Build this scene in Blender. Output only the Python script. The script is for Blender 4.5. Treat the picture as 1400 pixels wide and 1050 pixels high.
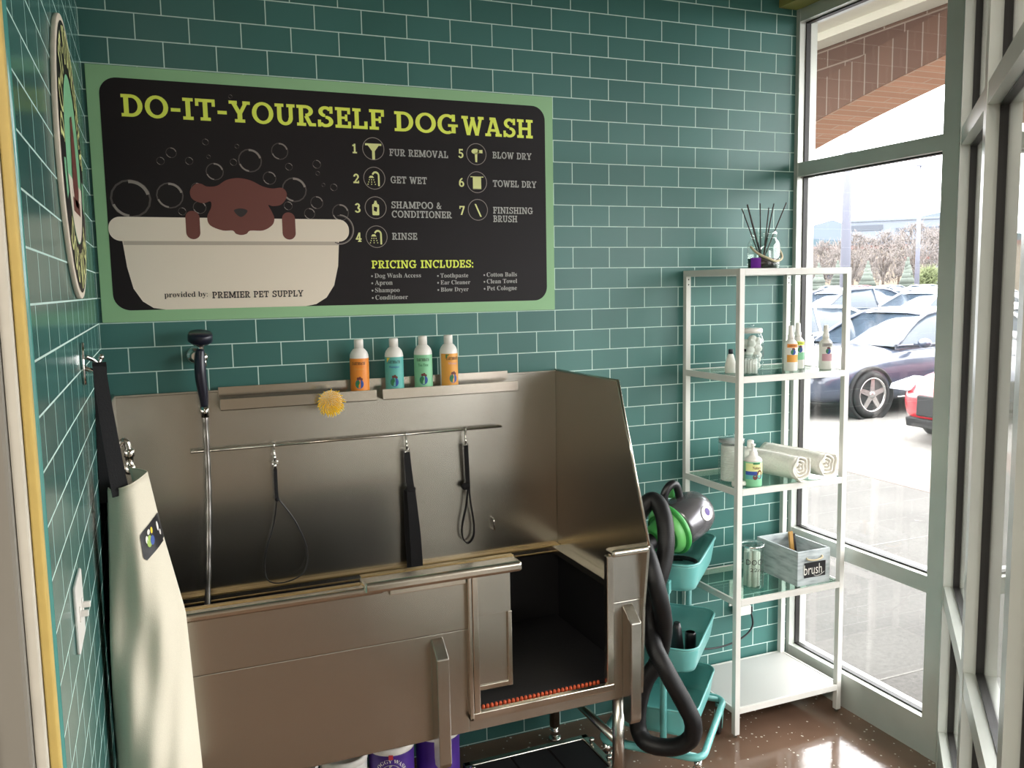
import bpy, bmesh, math, random
from mathutils import Vector, Matrix
random.seed(7)
for o in list(bpy.data.objects): bpy.data.objects.remove(o, do_unlink=True)
SC = bpy.context.scene
COL = SC.collection
PI = math.pi

# ------------------------------------------------------------------ camera, sky, lights, exposure
cam_d = bpy.data.cameras.new('camera'); cam = bpy.data.objects.new('camera', cam_d); COL.objects.link(cam)
YAW, PITCH, ROLL = map(math.radians, (22.41137, 6.39982, -1.03773))
_fw = Vector((math.sin(YAW)*math.cos(PITCH), math.cos(YAW)*math.cos(PITCH), -math.sin(PITCH)))
_rt = Vector((math.cos(YAW), -math.sin(YAW), 0)); _up = _rt.cross(_fw)
_r2 = math.cos(ROLL)*_rt + math.sin(ROLL)*_up; _u2 = -math.sin(ROLL)*_rt + math.cos(ROLL)*_up
M = Matrix((_r2, _u2, -_fw)).transposed().to_4x4(); M.translation = Vector((0.15193, -2.93841, 1.71948))
cam.matrix_world = M
cam_d.sensor_fit = 'HORIZONTAL'; cam_d.sensor_width = 36; cam_d.lens = 36*1184.75/1400
cam_d.clip_start = 0.03; cam_d.clip_end = 900
SC.camera = cam

W = bpy.data.worlds.new('World'); SC.world = W; W.use_nodes = True
wb = W.node_tree.nodes['Background']; wb.inputs[0].default_value = (0.975, 0.98, 1.0, 1); wb.inputs[1].default_value = 12.5

def area(name, loc, size, power, color, target):
    l = bpy.data.lights.new(name, 'AREA'); l.shape = 'RECTANGLE'; l.size, l.size_y = size; l.energy = power; l.color = color
    o = bpy.data.objects.new(name, l); COL.objects.link(o); o.location = loc
    o.rotation_euler = (Vector(target)-Vector(loc)).to_track_quat('-Z', 'Y').to_euler(); return o
area('store_fill', (-.6, -3.9, 3.28), (1.2, 0.3), 100, (1, .93, .82), (-.6, -3.9, 0))  # two unseen fill lights added behind the camera to brighten the store
area('store_fill', (-3.2, -4.2, 3.28), (1.2, 0.3), 190, (1, .93, .82), (-3.2, -4.2, 0))
# daylight portals (sampling aid) in the two glazed walls
for loc, size, tgt in (((2.72, -.39, 1.42), (.72, 2.7), (0, -.39, 1.42)), ((1.93, -1.64, 1.42), (2.1, 2.7), (.93, -.64, 1.42))):
    p = area('daylight_portal', loc, size, 1, (1, 1, 1), tgt); p.data.cycles.is_portal = True
SC.view_settings.view_transform = 'Standard'; SC.view_settings.look = 'None'
SC.view_settings.exposure = 0.0; SC.view_settings.gamma = 1.0; SC.view_settings.use_curve_mapping = False

# ------------------------------------------------------------------ materials
def lin(h):
    h = h.lstrip('#'); v = [int(h[i:i+2], 16)/255 for i in (0, 2, 4)]
    return tuple(c/12.2 if c <= .04045 else ((c+.055)/1.055)**2.4 for c in v) + (1,)
class N:
    def __init__(s, name):
        s.m = bpy.data.materials.new(name); s.m.use_nodes = True; s.t = s.m.node_tree
        s.b = s.t.nodes['Principled BSDF']; s.out = s.t.nodes['Material Output']
    def n(s, typ, **kw):
        x = s.t.nodes.new(typ)
        for k, v in kw.items():
            if k.startswith('_'): setattr(x, k[1:], v)
            else:
                x.inputs[k.replace('0x', '')].default_value = v
        return x
    def l(s, a, b): s.t.links.new(a, b)
    def pos(s):
        g = s.n('ShaderNodeNewGeometry'); return g.outputs['Position']
    def mapped(s, v, scale=(1, 1, 1), loc=(0, 0, 0), rot=(0, 0, 0)):
        m = s.n('ShaderNodeMapping'); m.inputs['Scale'].default_value = scale; m.inputs['Location'].default_value = loc; m.inputs['Rotation'].default_value = rot
        s.l(v, m.inputs[0]); return m.outputs[0]
    def noise(s, v, scale, detail=3, rough=.5):
        x = s.n('ShaderNodeTexNoise'); x.inputs['Scale'].default_value = scale; x.inputs['Detail'].default_value = detail; x.inputs['Roughness'].default_value = rough
        s.l(v, x.inputs['Vector']); return x.outputs['Fac']
    def ramp(s, f, stops):
        r = s.n('ShaderNodeValToRGB'); e = r.color_ramp.elements
        e[0].position, e[0].color = stops[0]; e[1].position, e[1].color = stops[-1]
        for p, c in stops[1:-1]: q = e.new(p); q.color = c
        s.l(f, r.inputs[0]); return r.outputs[0]
    def bump(s, h, strength=.2, dist=.002):
        b = s.n('ShaderNodeBump'); b.inputs['Strength'].default_value = strength; b.inputs['Distance'].default_value = dist
        s.l(h, b.inputs['Height']); s.l(b.outputs[0], s.b.inputs['Normal']); return b
def mat(name, hexc, rough=.5, metal=0, nscale=0, nvar=.06, bump=0, coat=0, spec=None, emit=0):
    k = N(name); c = lin(hexc); k.b.inputs['Roughness'].default_value = rough; k.b.inputs['Metallic'].default_value = metal
    k.b.inputs['Base Color'].default_value = c
    if coat: k.b.inputs['Coat Weight'].default_value = coat; k.b.inputs['Coat Roughness'].default_value = .05
    if spec is not None: k.b.inputs['Specular IOR Level'].default_value = spec
    if nscale:
        tc = k.n('ShaderNodeTexCoord'); f = k.noise(tc.outputs['Object'], nscale)
        k.l(k.ramp(f, [(.3, tuple(x*(1-nvar) for x in c[:3])+(1,)), (.7, tuple(min(1, x*(1+nvar)) for x in c[:3])+(1,))]), k.b.inputs['Base Color'])
        if bump: k.bump(f, bump, .002)
    if emit: k.b.inputs['Emission Color'].default_value = c; k.b.inputs['Emission Strength'].default_value = emit
    return k.m
def glass(name, tint='#f4faf8', rmin=.035, rmax=1.0, rough=.0, power=5):
    k = N(name); t = k.n('ShaderNodeBsdfTransparent'); t.inputs[0].default_value = lin(tint)
    g = k.n('ShaderNodeBsdfGlossy'); g.inputs['Roughness'].default_value = rough
    ge = k.n('ShaderNodeNewGeometry'); d = k.n('ShaderNodeVectorMath', _operation='DOT_PRODUCT'); k.l(ge.outputs['Normal'], d.inputs[0]); k.l(ge.outputs['Incoming'], d.inputs[1])
    ab = k.n('ShaderNodeMath', _operation='ABSOLUTE'); k.l(d.outputs['Value'], ab.inputs[0])
    su = k.n('ShaderNodeMath', _operation='SUBTRACT'); su.inputs[0].default_value = 1; su.use_clamp = True; k.l(ab.outputs[0], su.inputs[1])
    pw = k.n('ShaderNodeMath', _operation='POWER'); k.l(su.outputs[0], pw.inputs[0]); pw.inputs[1].default_value = power
    f = k.n('ShaderNodeMapRange'); k.l(pw.outputs[0], f.inputs[0]); f.inputs[3].default_value = rmin; f.inputs[4].default_value = rmax*.8
    mx = k.n('ShaderNodeMixShader'); k.l(f.outputs[0], mx.inputs[0]); k.l(t.outputs[0], mx.inputs[1]); k.l(g.outputs[0], mx.inputs[2])
    k.l(mx.outputs[0], k.out.inputs[0]); return k.m

K, TP = .0773927, .1543
def tile_mat(name, axis, rough=.36):
    k = N(name); p = k.pos(); sx = k.n('ShaderNodeSeparateXYZ'); k.l(p, sx.inputs[0]); k.b.inputs['Specular IOR Level'].default_value = .36
    cx = k.n('ShaderNodeCombineXYZ')
    ax = k.n('ShaderNodeMath', _operation='MULTIPLY_ADD'); k.l(sx.outputs[axis], ax.inputs[0]); ax.inputs[1].default_value = 1 if axis == 0 else -1; ax.inputs[2].default_value = TP*40.5 if axis == 0 else TP*40
    az = k.n('ShaderNodeMath', _operation='ADD'); k.l(sx.outputs[2], az.inputs[0]); az.inputs[1].default_value = -.0046+K*20
    k.l(ax.outputs[0], cx.inputs[0]); k.l(az.outputs[0], cx.inputs[1])
    b = k.n('ShaderNodeTexBrick'); b.offset = .5; b.offset_frequency = 2; b.squash = 1
    k.l(cx.outputs[0], b.inputs['Vector'])
    for nme, v in (('Scale', 1), ('Mortar Size', .0019), ('Mortar Smooth', .25), ('Bias', -.25), ('Brick Width', TP), ('Row Height', K)): b.inputs[nme].default_value = v
    b.inputs['Color1'].default_value = lin('#3c6a64'); b.inputs['Color2'].default_value = lin('#44756f'); b.inputs['Mortar'].default_value = lin('#c6dfd6')
    k.l(b.outputs['Color'], k.b.inputs['Base Color'])
    r = k.n('ShaderNodeMapRange'); k.l(b.outputs['Fac'], r.inputs[0]); r.inputs[3].default_value = rough; r.inputs[4].default_value = .8; k.l(r.outputs[0], k.b.inputs['Roughness'])
    # each tile sits a hair out of true, so its gloss breaks at the joints
    nz = k.noise(k.mapped(p, (1, 1, 1)), 6.5, 1); inv = k.n('ShaderNodeMath', _operation='SUBTRACT'); inv.inputs[0].default_value = 1; k.l(b.outputs['Fac'], inv.inputs[1])
    ad = k.n('ShaderNodeMath', _operation='MULTIPLY_ADD'); k.l(nz, ad.inputs[0]); ad.inputs[1].default_value = .6; k.l(inv.outputs[0], ad.inputs[2])
    k.bump(ad.outputs[0], .5, .002)
    return k.m
def steel(name, col='#bfbcb3', rough=.27, axis=0, streak=1.0):
    k = N(name); k.b.inputs['Metallic'].default_value = 1
    sc = [20, 20, 20]; sc[axis] = .5
    f = k.noise(k.mapped(k.pos(), tuple(sc)), 6, 4, .6); c = lin(col)
    k.l(k.ramp(f, [(.25, tuple(x*.99 for x in c[:3])+(1,)), (.75, c)]), k.b.inputs['Base Color'])
    r = k.n('ShaderNodeMapRange'); k.l(f, r.inputs[0]); r.inputs[3].default_value = rough-.004; r.inputs[4].default_value = rough+.006; k.l(r.outputs[0], k.b.inputs['Roughness'])
    g = k.noise(k.pos(), 2.3, 2); ad = k.n('ShaderNodeMath', _operation='MULTIPLY'); k.l(g, ad.inputs[0]); ad.inputs[1].default_value = 1
    k.bump(ad.outputs[0], .16*streak, .002); k.b.inputs['Anisotropic'].default_value = .45; return k.m
def floor_mat():
    k = N('floor_epoxy'); p = k.pos()
    v = k.n('ShaderNodeTexVoronoi'); v.feature = 'F1'; v.inputs['Scale'].default_value = 55; k.l(p, v.inputs['Vector'])
    big = k.noise(p, 3, 3); base = k.ramp(big, [(.3, lin('#6e5647')), (.7, lin('#836857'))])
    lt = k.n('ShaderNodeMath', _operation='LESS_THAN'); k.l(v.outputs['Distance'], lt.inputs[0])
    cs = k.n('ShaderNodeSeparateColor'); k.l(v.outputs['Color'], cs.inputs[0])
    th = k.n('ShaderNodeMapRange'); k.l(cs.outputs[0], th.inputs[0]); th.inputs[1].default_value = .5; th.inputs[2].default_value = 1; th.inputs[3].default_value = 0; th.inputs[4].default_value = .26
    k.l(th.outputs[0], lt.inputs[1])
    mx = k.n('ShaderNodeMix', _data_type='RGBA'); k.l(lt.outputs[0], mx.inputs[0]); k.l(base, mx.inputs[6]); mx.inputs[7].default_value = lin('#d8cdbd')
    k.l(mx.outputs[2], k.b.inputs['Base Color']); k.b.inputs['Roughness'].default_value = .1
    k.bump(k.noise(p, 38, 2), .22, .0018); return k.m
def speckle(name, a, b, scale, rough=.9):
    k = N(name); p = k.pos(); f = k.noise(p, scale, 6, .7); g = k.noise(p, scale*.04, 3)
    m = k.n('ShaderNodeMath', _operation='MULTIPLY_ADD'); k.l(g, m.inputs[0]); m.inputs[1].default_value = .5; k.l(f, m.inputs[2])
    k.l(k.ramp(m.outputs[0], [(.55, lin(a)), (.95, lin(b))]), k.b.inputs['Base Color']); k.b.inputs['Roughness'].default_value = rough; return k.m
def brick_mat(name, bw, rh, c1, c2, mo, ax=(1, 2), off=.5):
    k = N(name); sx = k.n('ShaderNodeSeparateXYZ'); k.l(k.pos(), sx.inputs[0]); cx = k.n('ShaderNodeCombineXYZ')
    for i in (0, 1):
        a = k.n('ShaderNodeMath', _operation='ADD'); a.inputs[1].default_value = 20; k.l(sx.outputs[ax[i]], a.inputs[0]); k.l(a.outputs[0], cx.inputs[i])
    b = k.n('ShaderNodeTexBrick'); b.offset = off; k.l(cx.outputs[0], b.inputs['Vector'])
    for nme, v in (('Scale', 1), ('Mortar Size', .005), ('Mortar Smooth', .2), ('Bias', 0), ('Brick Width', bw), ('Row Height', rh)): b.inputs[nme].default_value = v
    b.inputs['Color1'].default_value = lin(c1); b.inputs['Color2'].default_value = lin(c2); b.inputs['Mortar'].default_value = lin(mo)
    k.l(b.outputs['Color'], k.b.inputs['Base Color']); k.b.inputs['Roughness'].default_value = .9; return k.m

MT = dict(
    tile_back=tile_mat('teal_tile_back', 0), tile_left=tile_mat('teal_tile_left', 1, .20), bullnose=mat('teal_bullnose', '#4f938b', .1),
    steel=steel('brushed_steel'), steel_v=steel('brushed_steel_vertical', axis=2), steel_lt=steel('bright_steel', '#cbc4b8', .2), hosesteel=mat('hose_steel', '#8f8c88', .3, 1), chrome=mat('chrome', '#d8d6d2', .08, 1),
    brass=mat('warm_edge_steel', '#c0a878', .3, 1), basinblack=mat('basin_black', '#131215', .55), rubber=mat('black_rubber', '#17161a', .6, nscale=60, bump=.2),
    floor=floor_mat(), ceil=mat('ceiling_white', '#a9a79e', .9), store=mat('store_grey', '#8d877d', .8, nscale=1.5, nvar=.3),
    frame=mat('aluminium_frame', '#c3c7c0', .32, .25, nscale=9, nvar=.03), gasket=mat('black_gasket', '#15130f', .5), soffit=mat('lime_paint', '#8d8a4c', .7),
    yellow=mat('yellow_paint', '#cdb46a', .6, nscale=30, nvar=.05), offw=mat('offwhite_trim', '#cbc8bd', .5, nscale=20, nvar=.04), greyp=mat('grey_panel', '#86837b', .5, nscale=4, nvar=.05),
    pane=glass('window_glass', '#f9f9f8'), shelfglass=glass('shelf_glass', '#e0f1ea'), jarglass=glass('clear_jar', '#eef5f2', rmin=.09), plastic_clear=glass('clear_plastic', '#eef4f4', rough=.05),
    white=mat('white_paint', '#d8d6d0', .35), whiteboard=mat('white_board', '#bdbcb8', .4), whitepl=mat('white_plastic', '#e9e6df', .3), cotton=mat('cotton', '#efece4', .95, nscale=40, nvar=.04, bump=.6), towel=mat('white_terry', '#eae7de', .95, nscale=140, nvar=.05, bump=.9),
    teal=mat('teal_enamel', '#66aaa6', .3), teal_in=mat('teal_enamel_inside', '#66aaa6', .35), black=mat('black_plastic', '#141316', .35), blackm=mat('black_webbing', '#131215', .8, nscale=300, bump=.3),
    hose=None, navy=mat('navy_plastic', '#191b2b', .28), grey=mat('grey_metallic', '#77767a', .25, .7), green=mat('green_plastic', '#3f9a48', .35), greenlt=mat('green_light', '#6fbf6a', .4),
    apron=mat('cream_canvas', '#dcd5c1', .85, nscale=500, nvar=.04, bump=.2), orange=mat('orange', '#e58a2e', .45), orange2=mat('orange_gold', '#e3a045', .45), aqua=mat('aqua_label', '#5fb3aa', .45), mint=mat('mint_label', '#86c79a', .45),
    lime=mat('lime_print', '#e4f05a', .5), limelt=mat('pale_lime_print', '#dfe39a', .5), greytext=mat('grey_print', '#a9aaa6', .5), signgreen=mat('sign_green', '#90bd8e', .6), signblack=mat('sign_black', '#1d191b', .5, spec=.2),
    cream=mat('sign_cream', '#e6dac8', .5), cream2=mat('sign_cream_shadow', '#b9ad9d', .5), dog=mat('sign_brown', '#6a372f', .5), dark=mat('dark_print', '#241d1e', .5), bub=mat('bubble_print', '#4a4340', .5), bubl=mat('bubble_highlight', '#8f8780', .5),
    bluep=mat('blue_print', '#2f4f9e', .45), greenp=mat('green_print', '#2f7a4c', .45), pink=mat('pink_print', '#c99aa2', .45), purple=mat('purple_label', '#4a2a86', .4), purple_b=mat('purple_bright', '#8d2fc0', .4), redp=mat('red_print', '#c23b45', .45),
    ylw=mat('yellow_bristle', '#ffd629', .5), rope=mat('rope', '#c9bb9c', .9), liquid=mat('dark_liquid', '#2a171b', .15), stick=mat('dark_reed', '#3b3331', .8), graywood=None, wood=mat('brush_wood', '#a9803f', .5),
    bronze=mat('brown_bristle', '#4b382c', .9), orangegrate=mat('orange_grate', '#d0572f', .5), silverlabel=mat('grey_label', '#b9b6b2', .5), patchgreen=mat('patch_green', '#9fbf5a', .6),
    asphalt=speckle('asphalt', '#5b5955', '#7c7a75', 60), walk=speckle('concrete_walk', '#3f3d3a', '#575551', 45), band=speckle('red_paver', '#5c4f49', '#6a5c55', 30),
    brickd=brick_mat('brick_courses', .29, .1, '#62473b', '#5a4036', '#85756a'), bricks=brick_mat('brick_soldier', .1, 40, '#5e4439', '#664a3d', '#83756b', off=0), bricku=brick_mat('brick_soffit', .4, .07, '#b5876d', '#a87b62', '#b79f8c', (0, 1)),
    porch=mat('porch_ceiling', '#d9d2c4', .8), paint_dark=mat('car_paint_navy', '#3b4353', .3, .2, coat=1), paint_white=mat('car_paint_white', '#d5d7d9', .25, coat=1), paint_red=mat('car_paint_red', '#a3202a', .25, coat=1), paint_silver=mat('car_paint_silver', '#8f959e', .25, .4, coat=1),
    cglass=mat('car_glass', '#39434e', .06), tyre=mat('tyre', '#1a1a1b', .8), alloy=mat('alloy', '#b9b8b6', .25, .8), lampglass=mat('headlamp', '#8f959b', .15), lens=mat('tail_lamp', '#b3242a', .2), metalpost=mat('grey_pole', '#6d6f7c', .5),
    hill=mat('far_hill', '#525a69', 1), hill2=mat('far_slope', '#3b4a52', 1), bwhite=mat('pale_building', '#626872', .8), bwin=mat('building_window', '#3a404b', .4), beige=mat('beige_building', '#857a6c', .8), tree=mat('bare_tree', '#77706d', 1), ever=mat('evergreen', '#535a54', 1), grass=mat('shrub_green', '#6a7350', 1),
    trunk=mat('bark', '#5a4d44', 1))
def hose_mat():
    k = N('ribbed_hose'); k.b.inputs['Base Color'].default_value = lin('#0b0a0c'); k.b.inputs['Roughness'].default_value = .5; k.b.inputs['Specular IOR Level'].default_value = .35; return k.m
MT['hose'] = hose_mat()
def wood_grey():
    k = N('weathered_grey_wood'); p = k.pos(); f = k.noise(k.mapped(p, (7, 7, 34)), 1.6, 4); k.l(k.ramp(f, [(.3, lin('#8d9599')), (.5, lin('#b4bcbe')), (.72, lin('#c9cfd0'))]), k.b.inputs['Base Color']); k.b.inputs['Roughness'].default_value = .8; return k.m
MT['graywood'] = wood_grey()

# ------------------------------------------------------------------ mesh helpers
class MB:
    """collects verts and faces; build() links them as ONE mesh object"""
    def __init__(s, xf=None): s.v = []; s.f = []; s.mi = []; s.cur = 0; s.xf = xf; s.sm = []; s.smooth = False
    def add(s, vs, fs, smooth=None):
        b = len(s.v)
        s.v += [tuple(s.xf @ Vector(p)) if s.xf else tuple(p) for p in vs]
        for f in fs: s.f.append([b+i for i in f]); s.mi.append(s.cur); s.sm.append(s.smooth if smooth is None else smooth)
        return s
    def box(s, x0, x1, y0, y1, z0, z1):
        return s.add([(x0, y0, z0), (x1, y0, z0), (x1, y1, z0), (x0, y1, z0), (x0, y0, z1), (x1, y0, z1), (x1, y1, z1), (x0, y1, z1)],
                     [(0, 3, 2, 1), (4, 5, 6, 7), (0, 1, 5, 4), (1, 2, 6, 5), (2, 3, 7, 6), (3, 0, 4, 7)])
    def prism(s, pts, axis, a0, a1):
        """extrude a 2-D polygon along an axis ('x': pts are (y,z); 'y': (x,z); 'z': (x,y))"""
        mk = {'x': lambda p, a: (a, p[0], p[1]), 'y': lambda p, a: (p[0], a, p[1]), 'z': lambda p, a: (p[0], p[1], a)}[axis]
        n = len(pts); vs = [mk(p, a0) for p in pts]+[mk(p, a1) for p in pts]
        fs = [tuple(range(n))[::-1], tuple(range(n, 2*n))]+[(i, (i+1) % n, n+(i+1) % n, n+i) for i in range(n)]
        return s.add(vs, fs)
    def lathe(s, prof, c=(0, 0, 0), n=24, axis=(0, 0, 1), cap=True, a0=0, a1=2*PI):
        ax = Vector(axis).normalized(); q = Vector((0, 0, 1)).rotation_difference(ax); c = Vector(c)
        full = abs(a1-a0-2*PI) < 1e-6; m = n if full else n+1; vs = []
        for r, z in prof:
            for i in range(m):
                a = a0+(a1-a0)*i/n; vs.append(tuple(c+q @ Vector((r*math.cos(a), r*math.sin(a), z))))
        fs = []
        for j in range(len(prof)-1):
            for i in range(n):
                k2 = (i+1) % m if full else i+1
                fs.append((j*m+i, j*m+k2, (j+1)*m+k2, (j+1)*m+i))
        s.add(vs, fs, True)
        if cap and full:
            b = len(s.v)-len(vs)
            for j, rev in ((0, True), (len(prof)-1, False)):
                if prof[j][0] > 1e-5:
                    ring = [b+j*m+i for i in range(m)]; s.f.append(ring[::-1] if rev else ring); s.mi.append(s.cur); s.sm.append(False)
        return s
    def cyl(s, p0, p1, r, r1=None, n=16):
        p0, p1 = Vector(p0), Vector(p1); d = p1-p0
        return s.lathe([(r, 0), (r if r1 is None else r1, d.length)], p0, n, d)
    def sphere(s, c, r, n=16, sq=(1, 1, 1), xf=None):
        vs, fs = [], []; m = n//2
        for j in range(m+1):
            t = PI*j/m
            for i in range(n):
                a = 2*PI*i/n; v = Vector((r*sq[0]*math.sin(t)*math.cos(a), r*sq[1]*math.sin(t)*math.sin(a), r*sq[2]*math.cos(t)))
                if xf: v = xf @ v
                vs.append(tuple(Vector(c)+v))
        for j in range(m):
            for i in range(n): fs.append((j*n+i, (j+1)*n+i, (j+1)*n+(i+1) % n, j*n+(i+1) % n))
        return s.add(vs, fs, True)
    def tube(s, pts, r, n=10, closed=False, sub=0, rfun=None):
        P = [Vector(p) for p in pts]
        if sub: P = spline(P, sub, closed)
        m = len(P); rings = []; up = None
        for i in range(m):
            d = (P[(i+1) % m]-P[i-1]) if closed else (P[min(i+1, m-1)]-P[max(i-1, 0)])
            d.normalize()
            if up is None: up = d.orthogonal().normalized()
            up = (up-d*up.dot(d)); up = up.normalized() if up.length > 1e-6 else d.orthogonal().normalized()
            w = d.cross(up); rr = rfun(i/(m-1)) if rfun else r
            rings.append([tuple(P[i]+rr*(math.cos(2*PI*k/n)*up+math.sin(2*PI*k/n)*w)) for k in range(n)])
        vs = [p for r_ in rings for p in r_]; fs = []
        for i in range(m if closed else m-1):
            j = (i+1) % m
            for k in range(n): fs.append((i*n+k, i*n+(k+1) % n, j*n+(k+1) % n, j*n+k))
        s.add(vs, fs, True)
        if not closed:
            b = len(s.v)-len(vs); s.f += [[b+k for k in range(n)][::-1], [b+(m-1)*n+k for k in range(n)]]; s.mi += [s.cur]*2; s.sm += [False]*2
        return s
    def ribbon(s, pts, w, t=.0015, wdir=(1, 0, 0), sub=0, wfun=None):
        """a flat strap following pts, width along wdir"""
        P = [Vector(p) for p in pts]
        if sub: P = spline(P, sub)
        m = len(P); vs = []
        for i in range(m):
            d = (P[min(i+1, m-1)]-P[max(i-1, 0)]).normalized(); wd = Vector(wdir); wd = (wd-d*wd.dot(d)).normalized(); nn = d.cross(wd)
            ww = w*(wfun(i/(m-1)) if wfun else 1)
            for a, b in ((-1, -1), (1, -1), (1, 1), (-1, 1)): vs.append(tuple(P[i]+wd*a*ww/2+nn*b*t/2))
        fs = [(0, 1, 2, 3), tuple((m-1)*4+i for i in (3, 2, 1, 0))]
        for i in range(m-1):
            for k in range(4): fs.append((i*4+k, i*4+(k+1) % 4, (i+1)*4+(k+1) % 4, (i+1)*4+k))
        return s.add(vs, fs)
    def grid(s, rows, closed=False, smooth=True):
        n = len(rows[0]); vs = [p for r in rows for p in r]; fs = []
        for j in range(len(rows)-1):
            for i in range(n if closed else n-1): fs.append((j*n+i, j*n+(i+1) % n, (j+1)*n+(i+1) % n, (j+1)*n+i))
        return s.add(vs, fs, smooth)
    def build(s, name, mats, parent=None, local=False, bevel=0, seg=2, solid=0, recalc=True, sub=0):
        me = bpy.data.meshes.new(name)
        off = Vector((0, 0, 0)) if (local or parent is None) else world_loc(parent)
        me.from_pydata([tuple(Vector(p)-off) for p in s.v], [], s.f)
        for m in (mats if isinstance(mats, (list, tuple)) else [mats]): me.materials.append(MT[m] if isinstance(m, str) else m)
        for i, p in enumerate(me.polygons): p.material_index = s.mi[i]; p.use_smooth = s.sm[i]
        if recalc:
            bm = bmesh.new(); bm.from_mesh(me); bmesh.ops.recalc_face_normals(bm, faces=bm.faces); bm.to_mesh(me); bm.free()
        o = bpy.data.objects.new(name, me); COL.objects.link(o)
        if parent: o.parent = parent
        if bevel:
            b = o.modifiers.new('bevel', 'BEVEL'); b.width = bevel; b.segments = seg; b.limit_method = 'ANGLE'; b.angle_limit = .6; b.harden_normals = False
        if solid: m = o.modifiers.new('solid', 'SOLIDIFY'); m.thickness = solid; m.offset = 0
        if sub: m = o.modifiers.new('sub', 'SUBSURF'); m.levels = m.render_levels = sub
        return o
def world_loc(o):
    v = Vector(o.location)
    while o.parent: o = o.parent; v += Vector(o.location)
    return v
def spline(P, k, closed=False):
    out = []; n = len(P)
    for i in range(n if closed else n-1):
        g = lambda j: P[j % n] if closed else P[max(0, min(n-1, j))]
        a, b, c, d = g(i-1), g(i), g(i+1), g(i+2)
        for t in (q/k for q in range(k)):
            out.append(.5*((2*b)+(c-a)*t+(2*a-5*b+4*c-d)*t*t+(-a+3*b-3*c+d)*t**3))
    if not closed: out.append(P[-1])
    return out
def tag(o, label=None, cat=None, group=None, kind=None):
    if label: o['label'] = label
    if cat: o['category'] = cat
    if group: o['group'] = group
    if kind: o['kind'] = kind
    return o
def thing(name, loc, label, cat, group=None, rz=0):
    o = bpy.data.objects.new(name, None); COL.objects.link(o); o.location = loc; o.rotation_euler = (0, 0, rz); o.empty_display_size = .05
    return tag(o, label, cat, group)
def struct(o, label=None): o['kind'] = 'structure'; return o if not label else tag(o, label)
def copy_tree(o, parent=None):
    c = o.copy(); COL.objects.link(c); c.parent = parent
    for ch in [x for x in bpy.data.objects if x.parent == o]: copy_tree(ch, c)
    return c

# ------------------------------------------------------------------ slab lettering
def _R(a, b, c, d): return [(a, b), (c, b), (c, d), (a, d)]
def _L(x0, y0, x1, y1, t): return [(x0-t/2, y0), (x0+t/2, y0), (x1+t/2, y1), (x1-t/2, y1)]
def _A(cx, cy, rx, ry, a0, a1, t=.2, ty=.15, n=14):
    o = []
    for i in range(n):
        u, v = math.radians(a0+(a1-a0)*i/n), math.radians(a0+(a1-a0)*(i+1)/n)
        o.append([(cx+rx*math.cos(u), cy+ry*math.sin(u)), (cx+rx*math.cos(v), cy+ry*math.sin(v)), (cx+(rx-t)*math.cos(v), cy+(ry-ty)*math.sin(v)), (cx+(rx-t)*math.cos(u), cy+(ry-ty)*math.sin(u))])
    return o
S_ = .15
_stem = [_R(.1, 0, .3, 1)]; _tl = [_R(0, 1-S_, .4, 1)]; _bl = [_R(0, 0, .42, S_)]
_h2 = [_R(.64, 0, .84, 1)]
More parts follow.
